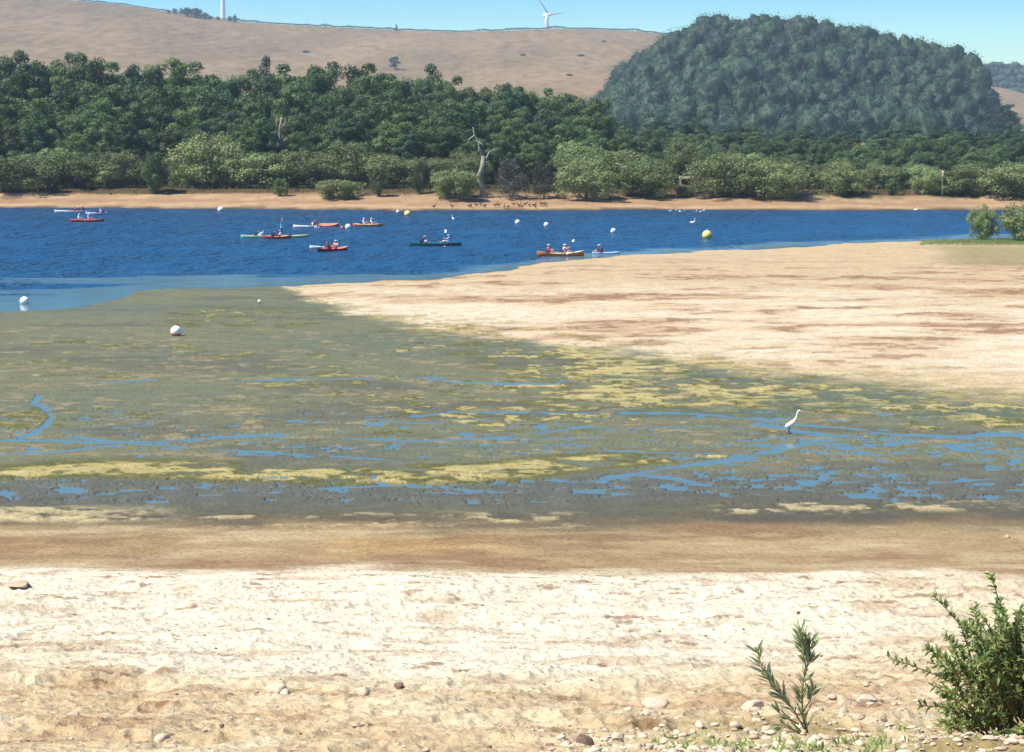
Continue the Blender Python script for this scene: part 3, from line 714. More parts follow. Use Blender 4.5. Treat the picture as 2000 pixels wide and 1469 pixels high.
shrub('round', 0, 1292, 1385, 270, 358, 'pale round-topped tree standing taller than the shrubs by the shelter', 'tree', dfix=318)
shrub('round', 0, 1395, 1465, 294, 358, 'pale green domed tree behind the long willow clump', 'tree', dfix=320)
shrub('cypress', 0, 1566, 1612, 282, 345, 'narrow dark conifer among olive shrubs', 'tree', dfix=322)

# near right point: two willow bushes and grass
pt = on_ground(1925, 468)
for (a, b_, t_, ba, k, lb) in [(1893, 1946, 402, 468, 1, 'olive willow bush on the grassy point, left of the larger one'),
                               (1952, 2062, 392, 470, 2, 'larger olive willow bush on the grassy point at the right edge')]:
    shrub('shrub', k, a, b_, t_, ba, lb)
# dead tree
def dead_tree():
    base = on_ground(944, 386); root = empty('dead_tree', base)
    q = lambda u_, v_: at_y(u_, v_, base.y) - base
    mb = MB()
    mb.tube([q(946, 392), q(941, 362), q(936, 345), q(943, 322), q(944, 305)], [0.5, 0.42, 0.4, 0.36, 0.28], 9)
    mb.build('trunk', M['dead_bark'], root)
    for pts, r in (([q(943, 318), q(951, 308), q(955, 298), (q(968, 290))], 0.2), ([q(944, 306), q(936, 290), q(934, 275), q(926, 262), q(924, 248)], 0.22),
                   ([q(934, 277), q(942, 282), q(946, 290)], 0.16), ([q(928, 264), q(916, 272), q(912, 284)], 0.14), ([q(940, 350), q(928, 340), q(918, 338)], 0.13)):
        MB().tube(pts, [r * (1 - 0.7 * i / (len(pts) - 1)) for i in range(len(pts))], 6).build('limb', M['dead_bark'], root)
    tag(root, 'pale dead tree with a bleached trunk and broken bare limbs', 'tree')
dead_tree()
# bleached branch tangle in the wood
def snag():
    b0 = at_y(548, 280, 334); z = gz(b0.x, 334); root = empty('dead_tree', (b0.x, 334, z))
    q = lambda u_, v_: at_y(u_, v_, 331.0) - root.location
    MB().tube([(0, -2, -0.3), q(549, 290), q(546, 255), q(550, 228)], [0.35, 0.28, 0.22, 0.1], 7).build('trunk', M['dead_bark'], root)
    for pts in ([q(547, 270), q(536, 258), q(530, 246)], [q(548, 252), q(556, 244), q(558, 232)], [q(548, 282), q(558, 272), q(563, 266)], [q(547, 262), q(540, 240), q(541, 228)]):
        MB().tube(pts, [0.2, 0.14, 0.05], 5).build('limb', M['dead_bark'], root)
    tag(root, 'bleached bare snag among the dark trees of the wood', 'tree')
snag()

# ------------------------------------------------------------------ wooded hill
WH = [(1090, 262), (1165, 200), (1185, 168), (1205, 142), (1260, 108), (1310, 78), (1360, 48), (1430, 30), (1500, 36), (1600, 42), (1700, 68), (1800, 84), (1870, 102), (1912, 122), (1932, 165), (1950, 228), (1978, 262)]
YW_ = 1150.0
wu = np.linspace(1090, 1978, 90); wdx = np.array([ray(a, 120.0)[0] for a in wu])
wz = np.array([at_y(a, float(itp(a, WH)), YW_).z for a in wu]) - 14.5
def whill_h(x, y):
    z = np.interp(x / np.maximum(y, 1), wdx, wz, left=0, right=0)
    s = sstep(820, YW_, y) * 0.55 + 0.45 * np.clip((y - 820) / (YW_ - 820), 0, 1)
    s = np.where(y > YW_, 1 - sstep(YW_, 1500, y), s)
    return 4.0 + np.maximum(z, 0) * s
yk = np.linspace(800, 1500, 60); xk = np.linspace(wdx[0] - 0.004, wdx[-1] + 0.004, 90)
YK, XK = np.meshgrid(yk, xk, indexing='ij'); XK = XK * YK
whm = np_mesh('wooded_hill_ground', np.stack([XK.ravel(), YK.ravel(), whill_h(XK.ravel(), YK.ravel())], 1), grid_faces(*YK.shape), True)
wh = obj('wooded_hill_ground', whm, understorey_mat()); tag(wh, kind='structure')
def wood_mass(name, label, pts, zs, hs, wsc, nlf, size, seed, mat='hill_leaf'):
    g_ = np.random.default_rng(seed); cs = []; rs = []; tn = []
    for (x, y), z, h in zip(pts, zs, hs):
        r = h * wsc; n = 6; tn += [float(np.clip(0.75 * g_.random() ** 1.4 + 0.25 + 0.7 * fbs(np.array([x * 0.02]), np.array([y * 0.012]), 3, 8)[0], 0, 1))] * 7
        for k in range(n):
            a = k * 1.05 + g_.uniform(-0.5, 0.5); q = g_.uniform(0.3, 0.75) * r
            cs.append((x + math.cos(a) * q, y + math.sin(a) * q, z + h * g_.uniform(0.35, 0.78))); rs.append(r * g_.uniform(0.38, 0.6))
        cs.append((x, y, z + h * 0.84)); rs.append(r * 0.45)
    # each crown's mass: a lumpy closed surface under the outer leaves
    bm = bmesh.new(); bmesh.ops.create_icosphere(bm, subdivisions=3, radius=1.0)
    d = np.array([q.co[:] for q in bm.verts]); tri = np.array([[q.index for q in f.verts] for f in bm.faces]); bm.free()
    VV = []; FF = []; TT_ = []; LV = []; LT = []; off = 0
    for i, ((x, y), z, h) in enumerate(zip(pts, zs, hs)):
        r = h * wsc; sd = g_.uniform(0, 90)
        k = 1 + 0.6 * fbs(d[:, 0] * 1.7 + sd, d[:, 1] * 1.7 + d[:, 2] * 1.6 - sd, 3, seed, 0.75)
        q = d * k[:, None] * np.array([r * g_.uniform(0.85, 1.1), r * g_.uniform(0.85, 1.1), h * 0.44]) + np.array([x, y, z + h * 0.54])
        lo_ = g_.integers(0, len(d), nlf); lo_ = lo_[d[lo_, 2] > -0.35]; m_ = len(lo_)
        nn = d[lo_] + g_.normal(size=(m_, 3)) * 0.6; nn /= np.linalg.norm(nn, axis=1, keepdims=True)
        aa = np.cross(nn, g_.normal(size=(m_, 3))); aa /= np.linalg.norm(aa, axis=1, keepdims=True); bb = np.cross(nn, aa)
        ss = size * g_.uniform(0.5, 1.4, m_)[:, None]; pp = q[lo_] + d[lo_] * (g_.random(m_) ** 1.5 * 1.25)[:, None] + g_.normal(size=(m_, 3)) * 0.3
        LV.append(np.stack([pp + aa * ss, pp + bb * ss * 0.7, pp - aa * ss, pp - bb * ss * 0.6], 1).reshape(-1, 3)); LT.append(np.repeat(np.clip(0.8 * tn[i * 7] + 0.22 * g_.random(m_) + 0.25 * (k[lo_] - 0.85), 0, 1), 4))
        VV.append((q - [x, y, z + h * 0.5]) * 0.9 + [x, y, z + h * 0.5]); FF.append(tri + off); off += len(d); TT_.append(np.clip(tn[i * 7] * 0.6 + 0.25 * (k - 0.85), 0, 1))
    FF = np.concatenate(FF); nv = off; V = np.concatenate(LV); t = np.concatenate(LT); F_ = np.arange(len(V)).reshape(-1, 4)
    me = bpy.data.meshes.new(name); nq = len(F_); nt3 = len(FF)
    me.vertices.add(nv + len(V)); me.vertices.foreach_set('co', np.concatenate([np.concatenate(VV), V]).astype(np.float32).ravel())
    li = np.concatenate([FF.ravel(), (F_ + nv).ravel()]).astype(np.int32); me.loops.add(len(li)); me.loops.foreach_set('vertex_index', li)
    me.polygons.add(nt3 + nq)
    me.polygons.foreach_set('loop_start', np.concatenate([np.arange(nt3) * 3, nt3 * 3 + np.arange(nq) * 4]).astype(np.int32))
    me.polygons.foreach_set('loop_total', np.concatenate([np.full(nt3, 3), np.full(nq, 4)]).astype(np.int32))
    me.update(calc_edges=True); me.polygons.foreach_set('use_smooth', np.concatenate([np.full(nt3, True), np.full(nq, False)]))
    at = me.attributes.new('tone', 'FLOAT', 'POINT'); at.data.foreach_set('value', np.concatenate(TT_ + [t]).astype(np.float32)); me.validate()
    o = obj(name, me, M[mat]); tag(o, label, 'wood', None, 'stuff'); return o
gg = np.random.default_rng(5); P_ = []
for y in np.arange(825, 1215, 9.5):
    for x in np.arange(wdx[0] * y, wdx[-1] * y, 6.6):
        P_.append((x + gg.uniform(-5, 5), y + gg.uniform(-6, 6)))
P_ = np.array(P_); zz = whill_h(P_[:, 0], P_[:, 1]); k_ = zz > 6.0
P_ = P_[k_]; zz = zz[k_]; hs = 5.5 + 10.5 * gg.random(len(P_)) ** 1.4 + 2.2 * fbs(P_[:, 0] * 0.03, P_[:, 1] * 0.03, 2, 4)
wood_mass('hill_wood', 'dense bluish green wood covering the whole rounded hill', P_, zz - 1.2, hs, 0.36, 480, 0.36, 9)
# tree clump right of hill foot, on the tan field
P2 = []; z2 = []
for (a, b_, y) in [(1940, 205, 900), (1958, 192, 905), (1975, 205, 905), (1950, 225, 890), (1970, 230, 890), (1930, 225, 885), (1985, 235, 885)]:
    p = at_y(a, b_, y); P2.append((p.x, y)); z2.append(p.z)
for i, ((x, y), zt) in enumerate(zip(P2, z2)):
    z = float(hill_h(np.array([x]), np.array([y]))[0])
    plant('dark', i, (x, y, z - 0.3), zt - z, 1.2, None, 'dark tree in the clump before the tan field at the right', 'tree', 'dark trees before the tan field', g)
# far wooded ridge on the right
RG2 = [(1880, 135), (1925, 126), (1950, 120), (2000, 123), (2100, 126), (2400, 140), (2700, 160)]
P3 = []; z3 = []; h3 = []
for y in (2380, 2410, 2440, 2350, 2320):
    for a in np.arange(1860, 2650, 9.5):
        aa = a + gg.uniform(-4, 4); top = float(itp(aa, RG2)) + (2440 - y) * 0.42
        p = at_y(aa, top, y); P3.append((p.x, y)); z3.append(p.z - 11); h3.append(gg.uniform(9, 13))
yk = np.linspace(2240, 2700, 14); ak = np.linspace(1840, 2700, 40)
V3 = []
for y in yk:
    for a in ak:
        top = float(itp(a, RG2)) + max(0, (2440 - y) * 0.42); p = at_y(a, top, min(y, 2440)); V3.append((p.x * y / min(y, 2440), y, p.z - 10 - max(0, y - 2440) * 0.1))
fr = obj('far_ridge_ground', np_mesh('far_ridge_ground', V3, grid_faces(14, 40), True), bpy.data.materials['hill_understorey']); tag(fr, kind='structure')
wood_mass('ridge_wood', 'distant wooded ridge behind the tan field at the right edge', P3, z3, h3, 0.5, 120, 0.7, 19)
# hedge along the brown ridge
def hedge():
    cs = []; rs = []; g_ = np.random.default_rng(77)
    for a in np.arange(150, 1330, 1.2):
        aa = a + g_.uniform(-0.5, 0.5); x = ray(aa, 50)[0] * (YR - 6); zt = ridge_z(aa)
        hh = 0.9 + 1.5 * max(0, float(fbm(np.array([aa * 0.05]), np.array([0.0]), 3, 5)[0]) + 0.15) * 1.6 + (0.5 if aa > 450 else -0.3)
        cs.append((x, YR - 6 + g_.uniform(-1, 1), zt - 0.1 + hh * 0.5)); rs.append(hh * 0.62)
    V, F_, t = leaf_cloud(cs, rs, 16, 0.5, 78)
    o = obj('hedge', np_mesh('hedge', V, F_, False, {'tone': t}), M['hill_leaf']); tag(o, 'long dark hedge along the crest of the brown hill', 'hedge')
hedge()
def ridge_tree(key, k, a, top, lb, width=1.3, y=YR - 15, grp=None, base=None):
    x = ray(a, 40)[0] * y
    z = float(hill_h(np.array([x]), np.array([y]))[0]) if base is None else base
    p = at_y(a, top, y); plant(key, k, (x, y, z - 0.6), max(p.z - z, 3), width, None, lb, 'tree', grp, g)
for i, (a, t_) in enumerate([(330, 17), (342, 14), (355, 14), (368, 12), (380, 12), (392, 17), (402, 22), (411, 28), (362, 14), (386, 13)]):
    ridge_tree('dark', i, a, t_, 'dark tree in the rounded clump on the brown ridge, left of the tall tower', 1.75, YR - 20 + (i % 3) * 10, 'clump on the brown ridge')
ridge_tree('dkshrub', 0, 425, 31, 'small dark bush on the ridge just left of the turbine foot', 1.1, 2190)
ridge_tree('dark', 1, 449, 29, 'dark bushy tree on the ridge just right of the turbine foot', 1.9, 2190)
ridge_tree('dark', 2, 459, 27, 'slightly taller ridge tree at the right end of the turbine bushes', 1.5, 2190)
ridge_tree('dark', 2, 774, 46, 'tiny pointed tree alone on the ridge hedge', 0.8, 2190)
def slope_tree(key, k, a, top, base_v, lb, width=1.0):
    ys = np.linspace(500, 2190, 1200); dx, dz = ray(a, base_v); h = hill_h(dx * ys, ys); q = int(np.argmax(EYE + dz * ys <= h))
    if q == 0: q = 700
    y = ys[q]; p = at_y(a, top, y); plant(key, k, (dx * y, y, h[q] - 0.3), p.z - h[q], width, None, lb, 'tree', None, g)
slope_tree('dark', 1, 770, 106, 136, 'single dark tree standing out on the brown hillside', 1.6)
slope_tree('dkshrub', 1, 519, 106, 116, 'tiny dark bush alone on the brown slope', 0.8)
slope_tree('dkshrub', 0, 132, 100, 112, 'tiny bush on the brown slope at the left', 0.8)

for a, t_, b_, lb in [(597, 97, 103, 'low dark scrub streak on the brown slope, left of the single tree'), (1022, 104, 109, 'small dark scrub patch high on the brown slope'),
                      (1135, 105, 110, 'dark scrub patch on the brown slope below the right-hand turbine'), (1112, 143, 148, 'wide dark scrub line low on the brown slope near the wooded hill'), (1180, 78, 82, 'pale scrub patch near the crest beside the wooded hill')]:
    slope_tree('dkshrub', len(lb), a, t_, b_, lb, 2.6)
# ------------------------------------------------------------------ wind turbines
def turbine(u_, base_v, hub_v, blade_px, ang, face, lb):
    y = 2620.0; hub = at_y(u_, hub_v, y); z0 = at_y(u_, base_v, y).z - 14
    root = empty('wind_turbine', (hub.x, y, z0)); h = hub.z - z0; L = blade_px * y / FPX
    MB().lathe([(3.3, 0), (3.3, 0.3), (2.9, h * 0.25), (2.5, h * 0.6), (2.0, h - 1.6), (0.01, h - 1.6)], 20).build('tower', M['turbine'], root)
    nac = MB().box((0, 2.0, h), (4.0, 10.5, 4.2), 0, 0.8).build('nacelle', M['turbine'], root)
    nac.rotation_euler = (0, 0, 0)
    hubp = (0, -5.0, h)
    hb = MB(); hb.lathe([(2.2, 2.0), (2.3, 0.6), (1.9, -0.9), (1.1, -2.0), (0.01, -2.5)], 16); ho = hb.build('hub', M['turbine'], root); ho.location = hubp; ho.rotation_euler = (math.pi / 2 + math.pi, 0, 0)
    for k in range(3):
        a = ang + k * 2 * math.pi / 3; V = []; nseg = 14
        for i in range(nseg):
            t = i / (nseg - 1); c = (1.9 if t > 0.05 else 1.4) * (1 - 0.82 * t) * 1.5; th_ = c * 0.16 if t > 0.1 else c * 0.35; tw = R_(18 * (1 - t))
            for (sx, sy) in ((-0.35, 0), (-0.1, 1), (0.3, 0.6), (0.65, 0), (0.3, -0.5), (-0.1, -0.8)):
                px, py = sx * c, sy * th_
                V.append((px * math.cos(tw) - py * math.sin(tw), px * math.sin(tw) + py * math.cos(tw), t * L))
        F_ = [(i * 6 + j, i * 6 + (j + 1) % 6, (i + 1) * 6 + (j + 1) % 6, (i + 1) * 6 + j) for i in range(nseg - 1) for j in range(6)]
        b_ = obj('blade', np_mesh('blade', V, F_, True), M['turbine'], root); b_.location = hubp; b_.rotation_euler = (0, a, 0)
    root.rotation_euler = (0, 0, face); tag(root, lb, 'wind turbine')
turbine(1068, 55, 29, 41, R_(80), R_(30), 'white wind turbine on the brown ridge with one blade pointing right')
turbine(434, 36, -75, 60, R_(178), R_(30), 'wind turbine whose white tower rises out of the top of the picture')

# ------------------------------------------------------------------ people
def skin_mesh(chains, sub=1):
    """joints and radii grown into one continuous surface"""
    vs = []; es = []; rad = []; idx = {}
    for ch in chains:
        prev = None
        for nm, p, r in ch:
            if nm in idx: i = idx[nm]
            else:
                i = len(vs); idx[nm] = i; vs.append(p); rad.append(r)
            if prev is not None: es.append((prev, i))
            prev = i
    me = bpy.data.meshes.new('tmp'); me.from_pydata(vs, es, []); me.update()
    o = bpy.data.objects.new('tmp', me); COL.objects.link(o)
    md = o.modifiers.new('skin', 'SKIN'); md.use_smooth_shade = True
    for i, sv in enumerate(me.skin_vertices[0].data):
        r = rad[i]; sv.radius = (r, r) if not hasattr(r, '__len__') else r; sv.use_root = (i == 0)
    if sub: 
        ms = o.modifiers.new('sub', 'SUBSURF'); ms.levels = sub; ms.render_levels = sub
    dg = bpy.context.evaluated_depsgraph_get(); dg.update()
    out = bpy.data.meshes.new_from_object(o.evaluated_get(dg))
    bpy.data.objects.remove(o); bpy.data.meshes.remove(me)
    out.polygons.foreach_set('use_smooth', [True] * len(out.polygons)); return out
def body_mesh(pose):
    J = {'pelvis': (0, 0, 0.12), 'waist': (-0.02, 0, 0.30), 'chest': (-0.01, 0, 0.47), 'neck': (0.02, 0, 0.62), 'head': (0.05, 0, 0.73), 'crown': (0.05, 0, 0.84), 'chin': (0.13, 0, 0.70), 'nose': (0.165, 0, 0.745)}
    legs = {}
    for s in (1, -1):
        t = 'L' if s > 0 else 'R'
        if pose in ('sit', 'sit_high', 'lean', 'lie'):
            legs[t] = [(0.06, 0.10 * s, 0.11), (0.45, 0.15 * s, 0.27), (0.80, 0.13 * s, 0.10), (0.93, 0.13 * s, 0.14)]
        else:
            legs[t] = [(0, 0.10 * s, 0.06), (0.03, 0.13 * s, -0.36), (0.0, 0.14 * s, -0.78), (0.15, 0.15 * s, -0.83)]
        J['hip' + t], J['knee' + t], J['ank' + t], J['toe' + t] = legs[t]
        J['sho' + t] = (0.0, 0.19 * s, 0.53)
        if pose == 'up': J['elb' + t] = (0.03, 0.36 * s, 0.74); J['wri' + t] = (0.03, 0.45 * s, 0.98); J['hand' + t] = (0.03, 0.48 * s, 1.08)
        elif pose == 'sit_high': J['elb' + t] = (0.20, 0.28 * s, 0.42); J['wri' + t] = (0.40, 0.22 * s, 0.52); J['hand' + t] = (0.48, 0.19 * s, 0.55)
        else: J['elb' + t] = (0.10, 0.27 * s, 0.33); J['wri' + t] = (0.32, 0.22 * s, 0.34); J['hand' + t] = (0.40, 0.20 * s, 0.36)
    if pose == 'lean':
        for k_, p in list(J.items()):
            if k_[:3] in ('wai', 'che', 'nec', 'hea', 'cro', 'chi', 'nos', 'sho', 'elb', 'wri', 'han'):
                a = R_(28); x, y, z = p; z -= 0.12; J[k_] = (x * math.cos(a) + z * math.sin(a), y, -x * math.sin(a) + z * math.cos(a) + 0.12)
    if pose == 'lie':
        for k_, p in list(J.items()):
            if k_[:3] in ('wai', 'che', 'nec', 'hea', 'cro', 'chi', 'nos', 'sho', 'elb', 'wri', 'han'):
                a = R_(-48); x, y, z = p; z -= 0.12; J[k_] = (x * math.cos(a) + z * math.sin(a), y, -x * math.sin(a) + z * math.cos(a) + 0.12)
    rd = {'pelvis': (0.15, 0.12), 'waist': (0.135, 0.10), 'chest': (0.165, 0.115), 'neck': 0.055, 'head': (0.082, 0.095), 'crown': (0.07, 0.08), 'chin': 0.042, 'nose': 0.016,
          'hip': 0.09, 'kne': 0.06, 'ank': 0.04, 'toe': 0.035, 'sho': 0.062, 'elb': 0.042, 'wri': 0.03, 'han': 0.036}
    q = lambda k_: (k_, J[k_], rd.get(k_, rd.get(k_[:3], 0.05)))
    ch = [[q('pelvis'), q('waist'), q('chest'), q('neck'), q('head'), q('crown')], [q('head'), q('chin')], [q('head'), q('nose')]]
    for t in 'LR':
        ch += [[q('pelvis'), q('hip' + t), q('knee' + t), q('ank' + t), q('toe' + t)], [q('chest'), q('sho' + t), q('elb' + t), q('wri' + t), q('hand' + t)]]
        hx = Vector(J['hand' + t]); d = (hx - Vector(J['wri' + t])).normalized(); side = Vector((0, 1, 0)).cross(d).normalized()
        lat = Vector((0, 1, 0)) if pose != 'up' else Vector((1, 0, 0))
        for k_, (o_, ln) in enumerate(((-1.5, 0.06), (-0.5, 0.075), (0.5, 0.07), (1.5, 0.055))):
            b0 = hx + lat * o_ * 0.017 + d * 0.02
            ch.append([q('hand' + t), ('f%d' % k_ + t, tuple(b0 + d * ln * 0.5), 0.009), ('g%d' % k_ + t, tuple(b0 + d * ln - side * 0.02), 0.008)])
        th0 = hx + lat * (0.045 if t == 'R' else -0.045)
        ch.append([q('hand' + t), ('th' + t, tuple(th0 + d * 0.01), 0.011), ('ti' + t, tuple(th0 + d * 0.045), 0.009)])
    return skin_mesh(ch, 1), J
def shell(me, pred, off, name):
    """a garment: the part of the body it covers, set a little outside it"""
    co = np.empty(len(me.vertices) * 3); me.vertices.foreach_get('co', co); co = co.reshape(-1, 3)
    no = np.empty(len(me.vertices) * 3); me.vertices.foreach_get('normal', no); no = no.reshape(-1, 3)
    keep_ = [p for p in me.polygons if pred(Vector(p.center))]
    used = sorted({i for p in keep_ for i in p.vertices}); mp = {i: k for k, i in enumerate(used)}
    m2 = bpy.data.meshes.new(name)
    m2.from_pydata([tuple(co[i] + no[i] * off) for i in used], [], [tuple(mp[i] for i in p.vertices) for p in keep_])
    m2.update(); m2.polygons.foreach_set('use_smooth', [True] * len(m2.polygons)); return m2
def near(c, a, b, r):
    a = Vector(a); b = Vector(b); t = max(0, min(1, (c - a).dot(b - a) / (b - a).length_squared)); return (c - a.lerp(b, t)).length < r
POSE = {}
def person(pose, loc, rz, top, legs, hat, label, group=None, scale=1.0, parent_tilt=0):
    if pose not in POSE:
        me, J = body_mesh(pose)
        sh = shell(me, lambda c: near(c, J['pelvis'], J['chest'], 0.235) and not near(c, J['neck'], J['head'], 0.1) or near(c, J['shoL'], J['elbL'], 0.085) or near(c, J['shoR'], J['elbR'], 0.085), 0.014, 'shirt')
        pa = shell(me, lambda c: near(c, J['hipL'], J['kneeL'], 0.14) or near(c, J['hipR'], J['kneeR'], 0.14) or near(c, J['pelvis'], J['hipL'], 0.14), 0.011, 'shorts')
        ax = (Vector(J['crown']) - Vector(J['head'])).normalized(); fw = (Vector(J['nose']) - Vector(J['head'])).normalized()
        hd = Vector(J['head'])
        ha = shell(me, lambda c: (c - hd).length < 0.24 and (c - hd).dot(ax) > 0.035 and (c - hd).dot(ax) > 0.02 + 0.5 * (c - hd).dot(fw) * ((c - hd).dot(fw) > 0), 0.014, 'hat')
        hr = shell(me, lambda c: (c - hd).length < 0.24 and (c - hd).dot(fw) < 0.03 and (c - hd).dot(ax) > -0.05, 0.010, 'hair')
        # brim of the hat
        mb = MB(); prof = [(0.085, 0.055), (0.135, 0.045), (0.15, 0.035), (0.15, 0.042), (0.085, 0.065)]; mb.lathe(prof, 16); rot = Vector((0, 0, 1)).rotation_difference(ax).to_matrix()
        for v_ in mb.bm.verts: v_.co = hd + rot @ v_.co
        bri = bpy.data.meshes.new('brim'); bmesh.ops.recalc_face_normals(mb.bm, faces=mb.bm.faces); mb.bm.to_mesh(bri); mb.bm.free()
        POSE[pose] = (me, sh, pa, ha, hr, bri)
    me, sh, pa, ha, hr, bri = POSE[pose]
    if not me.materials: me.materials.append(M['skin'])
    o = link(bpy.data.objects.new('person', me)); o.location = loc; o.rotation_euler = (0, 0, rz); o.scale = (scale,) * 3
    def part(nm, mesh, mat):
        if not mesh.materials: mesh.materials.append(mat)
        c = link(bpy.data.objects.new(nm, mesh), o); c.material_slots[0].link = 'OBJECT'; c.material_slots[0].material = M[mat] if isinstance(mat, str) else mat; return c
    for mm in (sh, pa, ha, hr, bri):
        if not mm.materials: mm.materials.append(M['cloth_white'])
    part('shirt', sh, top); part('shorts', pa, legs); part('hair', hr, 'hair')
    if hat:
        h_ = part('sun_hat', ha, hat); b_ = link(bpy.data.objects.new('brim', bri), h_); b_.material_slots[0].link = 'OBJECT'; b_.material_slots[0].material = M[hat]
    tag(o, label, 'person', group); return o

# ------------------------------------------------------------------ boats
def kayak(u_, v_, L, W, yaw, hull, deck, seats, label, name='kayak', rise=0.16, edge=0.20, roll=0.0, cat='kayak', tips=None):
    p = at_z(u_, v_, 0.0); root = empty(name, p, yaw)
    nt_, ns_ = 41, 13; t = np.linspace(-1, 1, nt_); s = np.linspace(-1, 1, ns_)
    wid = W / 2 * (1 - np.abs(t) ** 2.6) ** 0.8 + 0.012
    ez = edge + rise * np.abs(t) ** 2.4
    D = []; Hl = []
    for i, tt in enumerate(t):
        for ss in s:
            x = tt * L / 2; y = ss * wid[i]
            well = sum(math.exp(-((x - c_ - 0.25) / 0.62) ** 4) for c_ in seats) * (max(0, 1 - abs(ss) ** 4 * 1.4))
            D.append((x, y, ez[i] + 0.055 * (1 - ss * ss) * (1 - abs(tt) ** 3) - 0.17 * min(well, 1)))
        for ss in s:
            a = (ss + 1) / 2 * math.pi; x = tt * L / 2
            dep = ez[i] - (-0.10 + 0.12 * abs(tt) ** 3)
            Hl.append((x, -math.cos(a) * (wid[i] - 0.002) * (1 if True else 0), ez[i] - 0.004 - dep * math.sin(a) ** 0.7))
    hullo = obj('hull', np_mesh('hull', Hl, grid_faces(nt_, ns_), True), M[hull], root)
    decko = obj('deck', np_mesh('deck', D, grid_faces(nt_, ns_), True), M[deck], root)
    mb = MB()
    for c_ in seats:
        so_ = MB().box((c_ - 0.20, 0, edge + 0.16), (0.05, W * 0.5, 0.30), 0, 0.02).box((c_ + 0.02, 0, edge - 0.075), (0.38, W * 0.5, 0.05), 0, 0.02).build('seat', M['black'], root)
    for e in (-1, 1):
        MB().tube([(e * L * 0.44, -0.05, edge + rise * 0.75 + 0.03), (e * L * 0.44, -0.05, edge + rise * 0.75 + 0.09), (e * L * 0.44, 0.05, edge + rise * 0.75 + 0.09), (e * L * 0.44, 0.05, edge + rise * 0.75 + 0.03)], 0.012, 6).build('handle', M['black'], root)
    root.rotation_euler = (roll, 0, yaw); tag(root, label, cat, 'kayaks on the lake'); return root
def ride(k, x, pose, flip, top, legs, hat, label, z=0.14, y=0.0, scale=1.0):
    p = k.matrix_basis @ Vector((x, y, z)); return person(pose, p, k.rotation_euler.z + (math.pi if flip else 0), top, legs, hat, label, 'people on the water', scale)
def paddle(p, rz, tilt, label):
    root = empty('paddle', p, rz)
    MB().tube([(0, -1.0, 0), (0, 1.0, 0)], 0.016, 7).build('shaft', M['black'], root)
    for e in (-1, 1):
        MB().box((0, e * 1.18, 0), (0.17, 0.42, 0.02), 0, 0.008).build('blade', M['white'], root)
    root.rotation_euler = (tilt, 0, rz); tag(root, label, 'paddle'); return root

k = kayak(141, 415, 4.9, 0.85, R_(-4), 'white', 'white', (-0.1, 1.2), 'long white kayak with two crew near the far beach, leftmost of all boats')
ride(k, 0.45, 'lie', True, 'cloth_maroon', 'cloth_navy', 'cloth_white', 'person in maroon with a white hat, left seat of the longest white kayak')
ride(k, 1.65, 'lean', True, 'cloth_maroon', 'cloth_navy', 'cloth_white', 'person in maroon with a white hat, rear seat of the long white kayak')
k = kayak(188, 419, 2.9, 0.75, R_(-6), 'lavender', 'lavender', (0.4,), 'pale lavender kayak overlapping the stern of the long white one')
ride(k, 0.6, 'sit', False, 'cloth_lav', 'cloth_navy', None, 'person in a lavender top in the pale lavender kayak')
k = kayak(170, 433, 4.0, 0.85, R_(5), 'red', 'coral', (-0.75, 0.55), 'red kayak with a pale bow in front of the long white kayak')
ride(k, -1.0, 'sit', False, 'cloth_white', 'cloth_pink', 'cloth_white', 'person in white in the left seat of the red kayak at the left')
ride(k, 0.15, 'sit', False, 'cloth_pink', 'cloth_pink', 'cloth_white', 'person in pink in the right seat of the red kayak at the left')
k = kayak(503, 465, 3.4, 0.75, R_(4), 'mint', 'lime', (0.1,), 'mint green kayak with its left tip out, left of the dark red one')
ride(k, 0.2, 'lie', True, 'cloth_white', 'cloth_navy', None, 'person lying back in the mint green kayak')
kg = kayak(570, 464, 3.6, 0.78, R_(-2), 'lime', 'lime', (-0.9,), 'pale yellow green kayak behind the dark red one, pointing right')
ride(kg, -1.05, 'up', False, 'cloth_blue', 'cloth_navy', None, 'person in a light blue top standing with both arms raised', z=0.98, scale=0.88)
k = kayak(541, 466, 2.8, 0.85, R_(3), 'red', 'coral', (-0.35, 0.45), 'dark red kayak in the middle of the three rafted boats')
ride(k, -0.5, 'lean', False, 'cloth_navy', 'cloth_navy', None, 'person in dark navy in the dark red kayak')
ride(k, 0.35, 'sit', True, 'cloth_white', 'cloth_navy', 'cloth_blue', 'person in white with a blue hat in the dark red kayak', scale=0.85)
k = kayak(599, 445, 3.1, 0.8, R_(-4), 'white', 'white', (0.75,), 'short white kayak touching the red and orange one')
ride(k, 0.55, 'lean', False, 'cloth_white', 'cloth_navy', None, 'person in white at the right end of the short white kayak', scale=0.9)
k = kayak(634, 442, 3.2, 0.9, R_(6), 'red', 'coral', (-0.9,), 'red kayak heeled over between the white kayak and the white buoy', roll=R_(16))
ride(k, -1.25, 'lean', False, 'cloth_maroon', 'cloth_navy', None, 'person in maroon at the left end of the heeled red kayak')
sw = at_z(619, 446); person('sit', (sw.x, sw.y, -0.30), R_(-90), 'cloth_lav', 'cloth_navy', None, 'person in lavender, waist deep in water beside the red kayak', 'people on the water')
k = kayak(719, 442, 3.5, 0.85, R_(-5), 'orange', 'cream', (-0.45, 0.5), 'orange kayak with two crew in white hats, right of the white buoy')
ride(k, -0.55, 'sit', False, 'cloth_white', 'cloth_pink', 'cloth_white', 'person in white in the left seat of the orange kayak')
ride(k, 0.35, 'sit', False, 'cloth_white', 'cloth_pink', 'cloth_white', 'person in white in the right seat of the orange kayak')
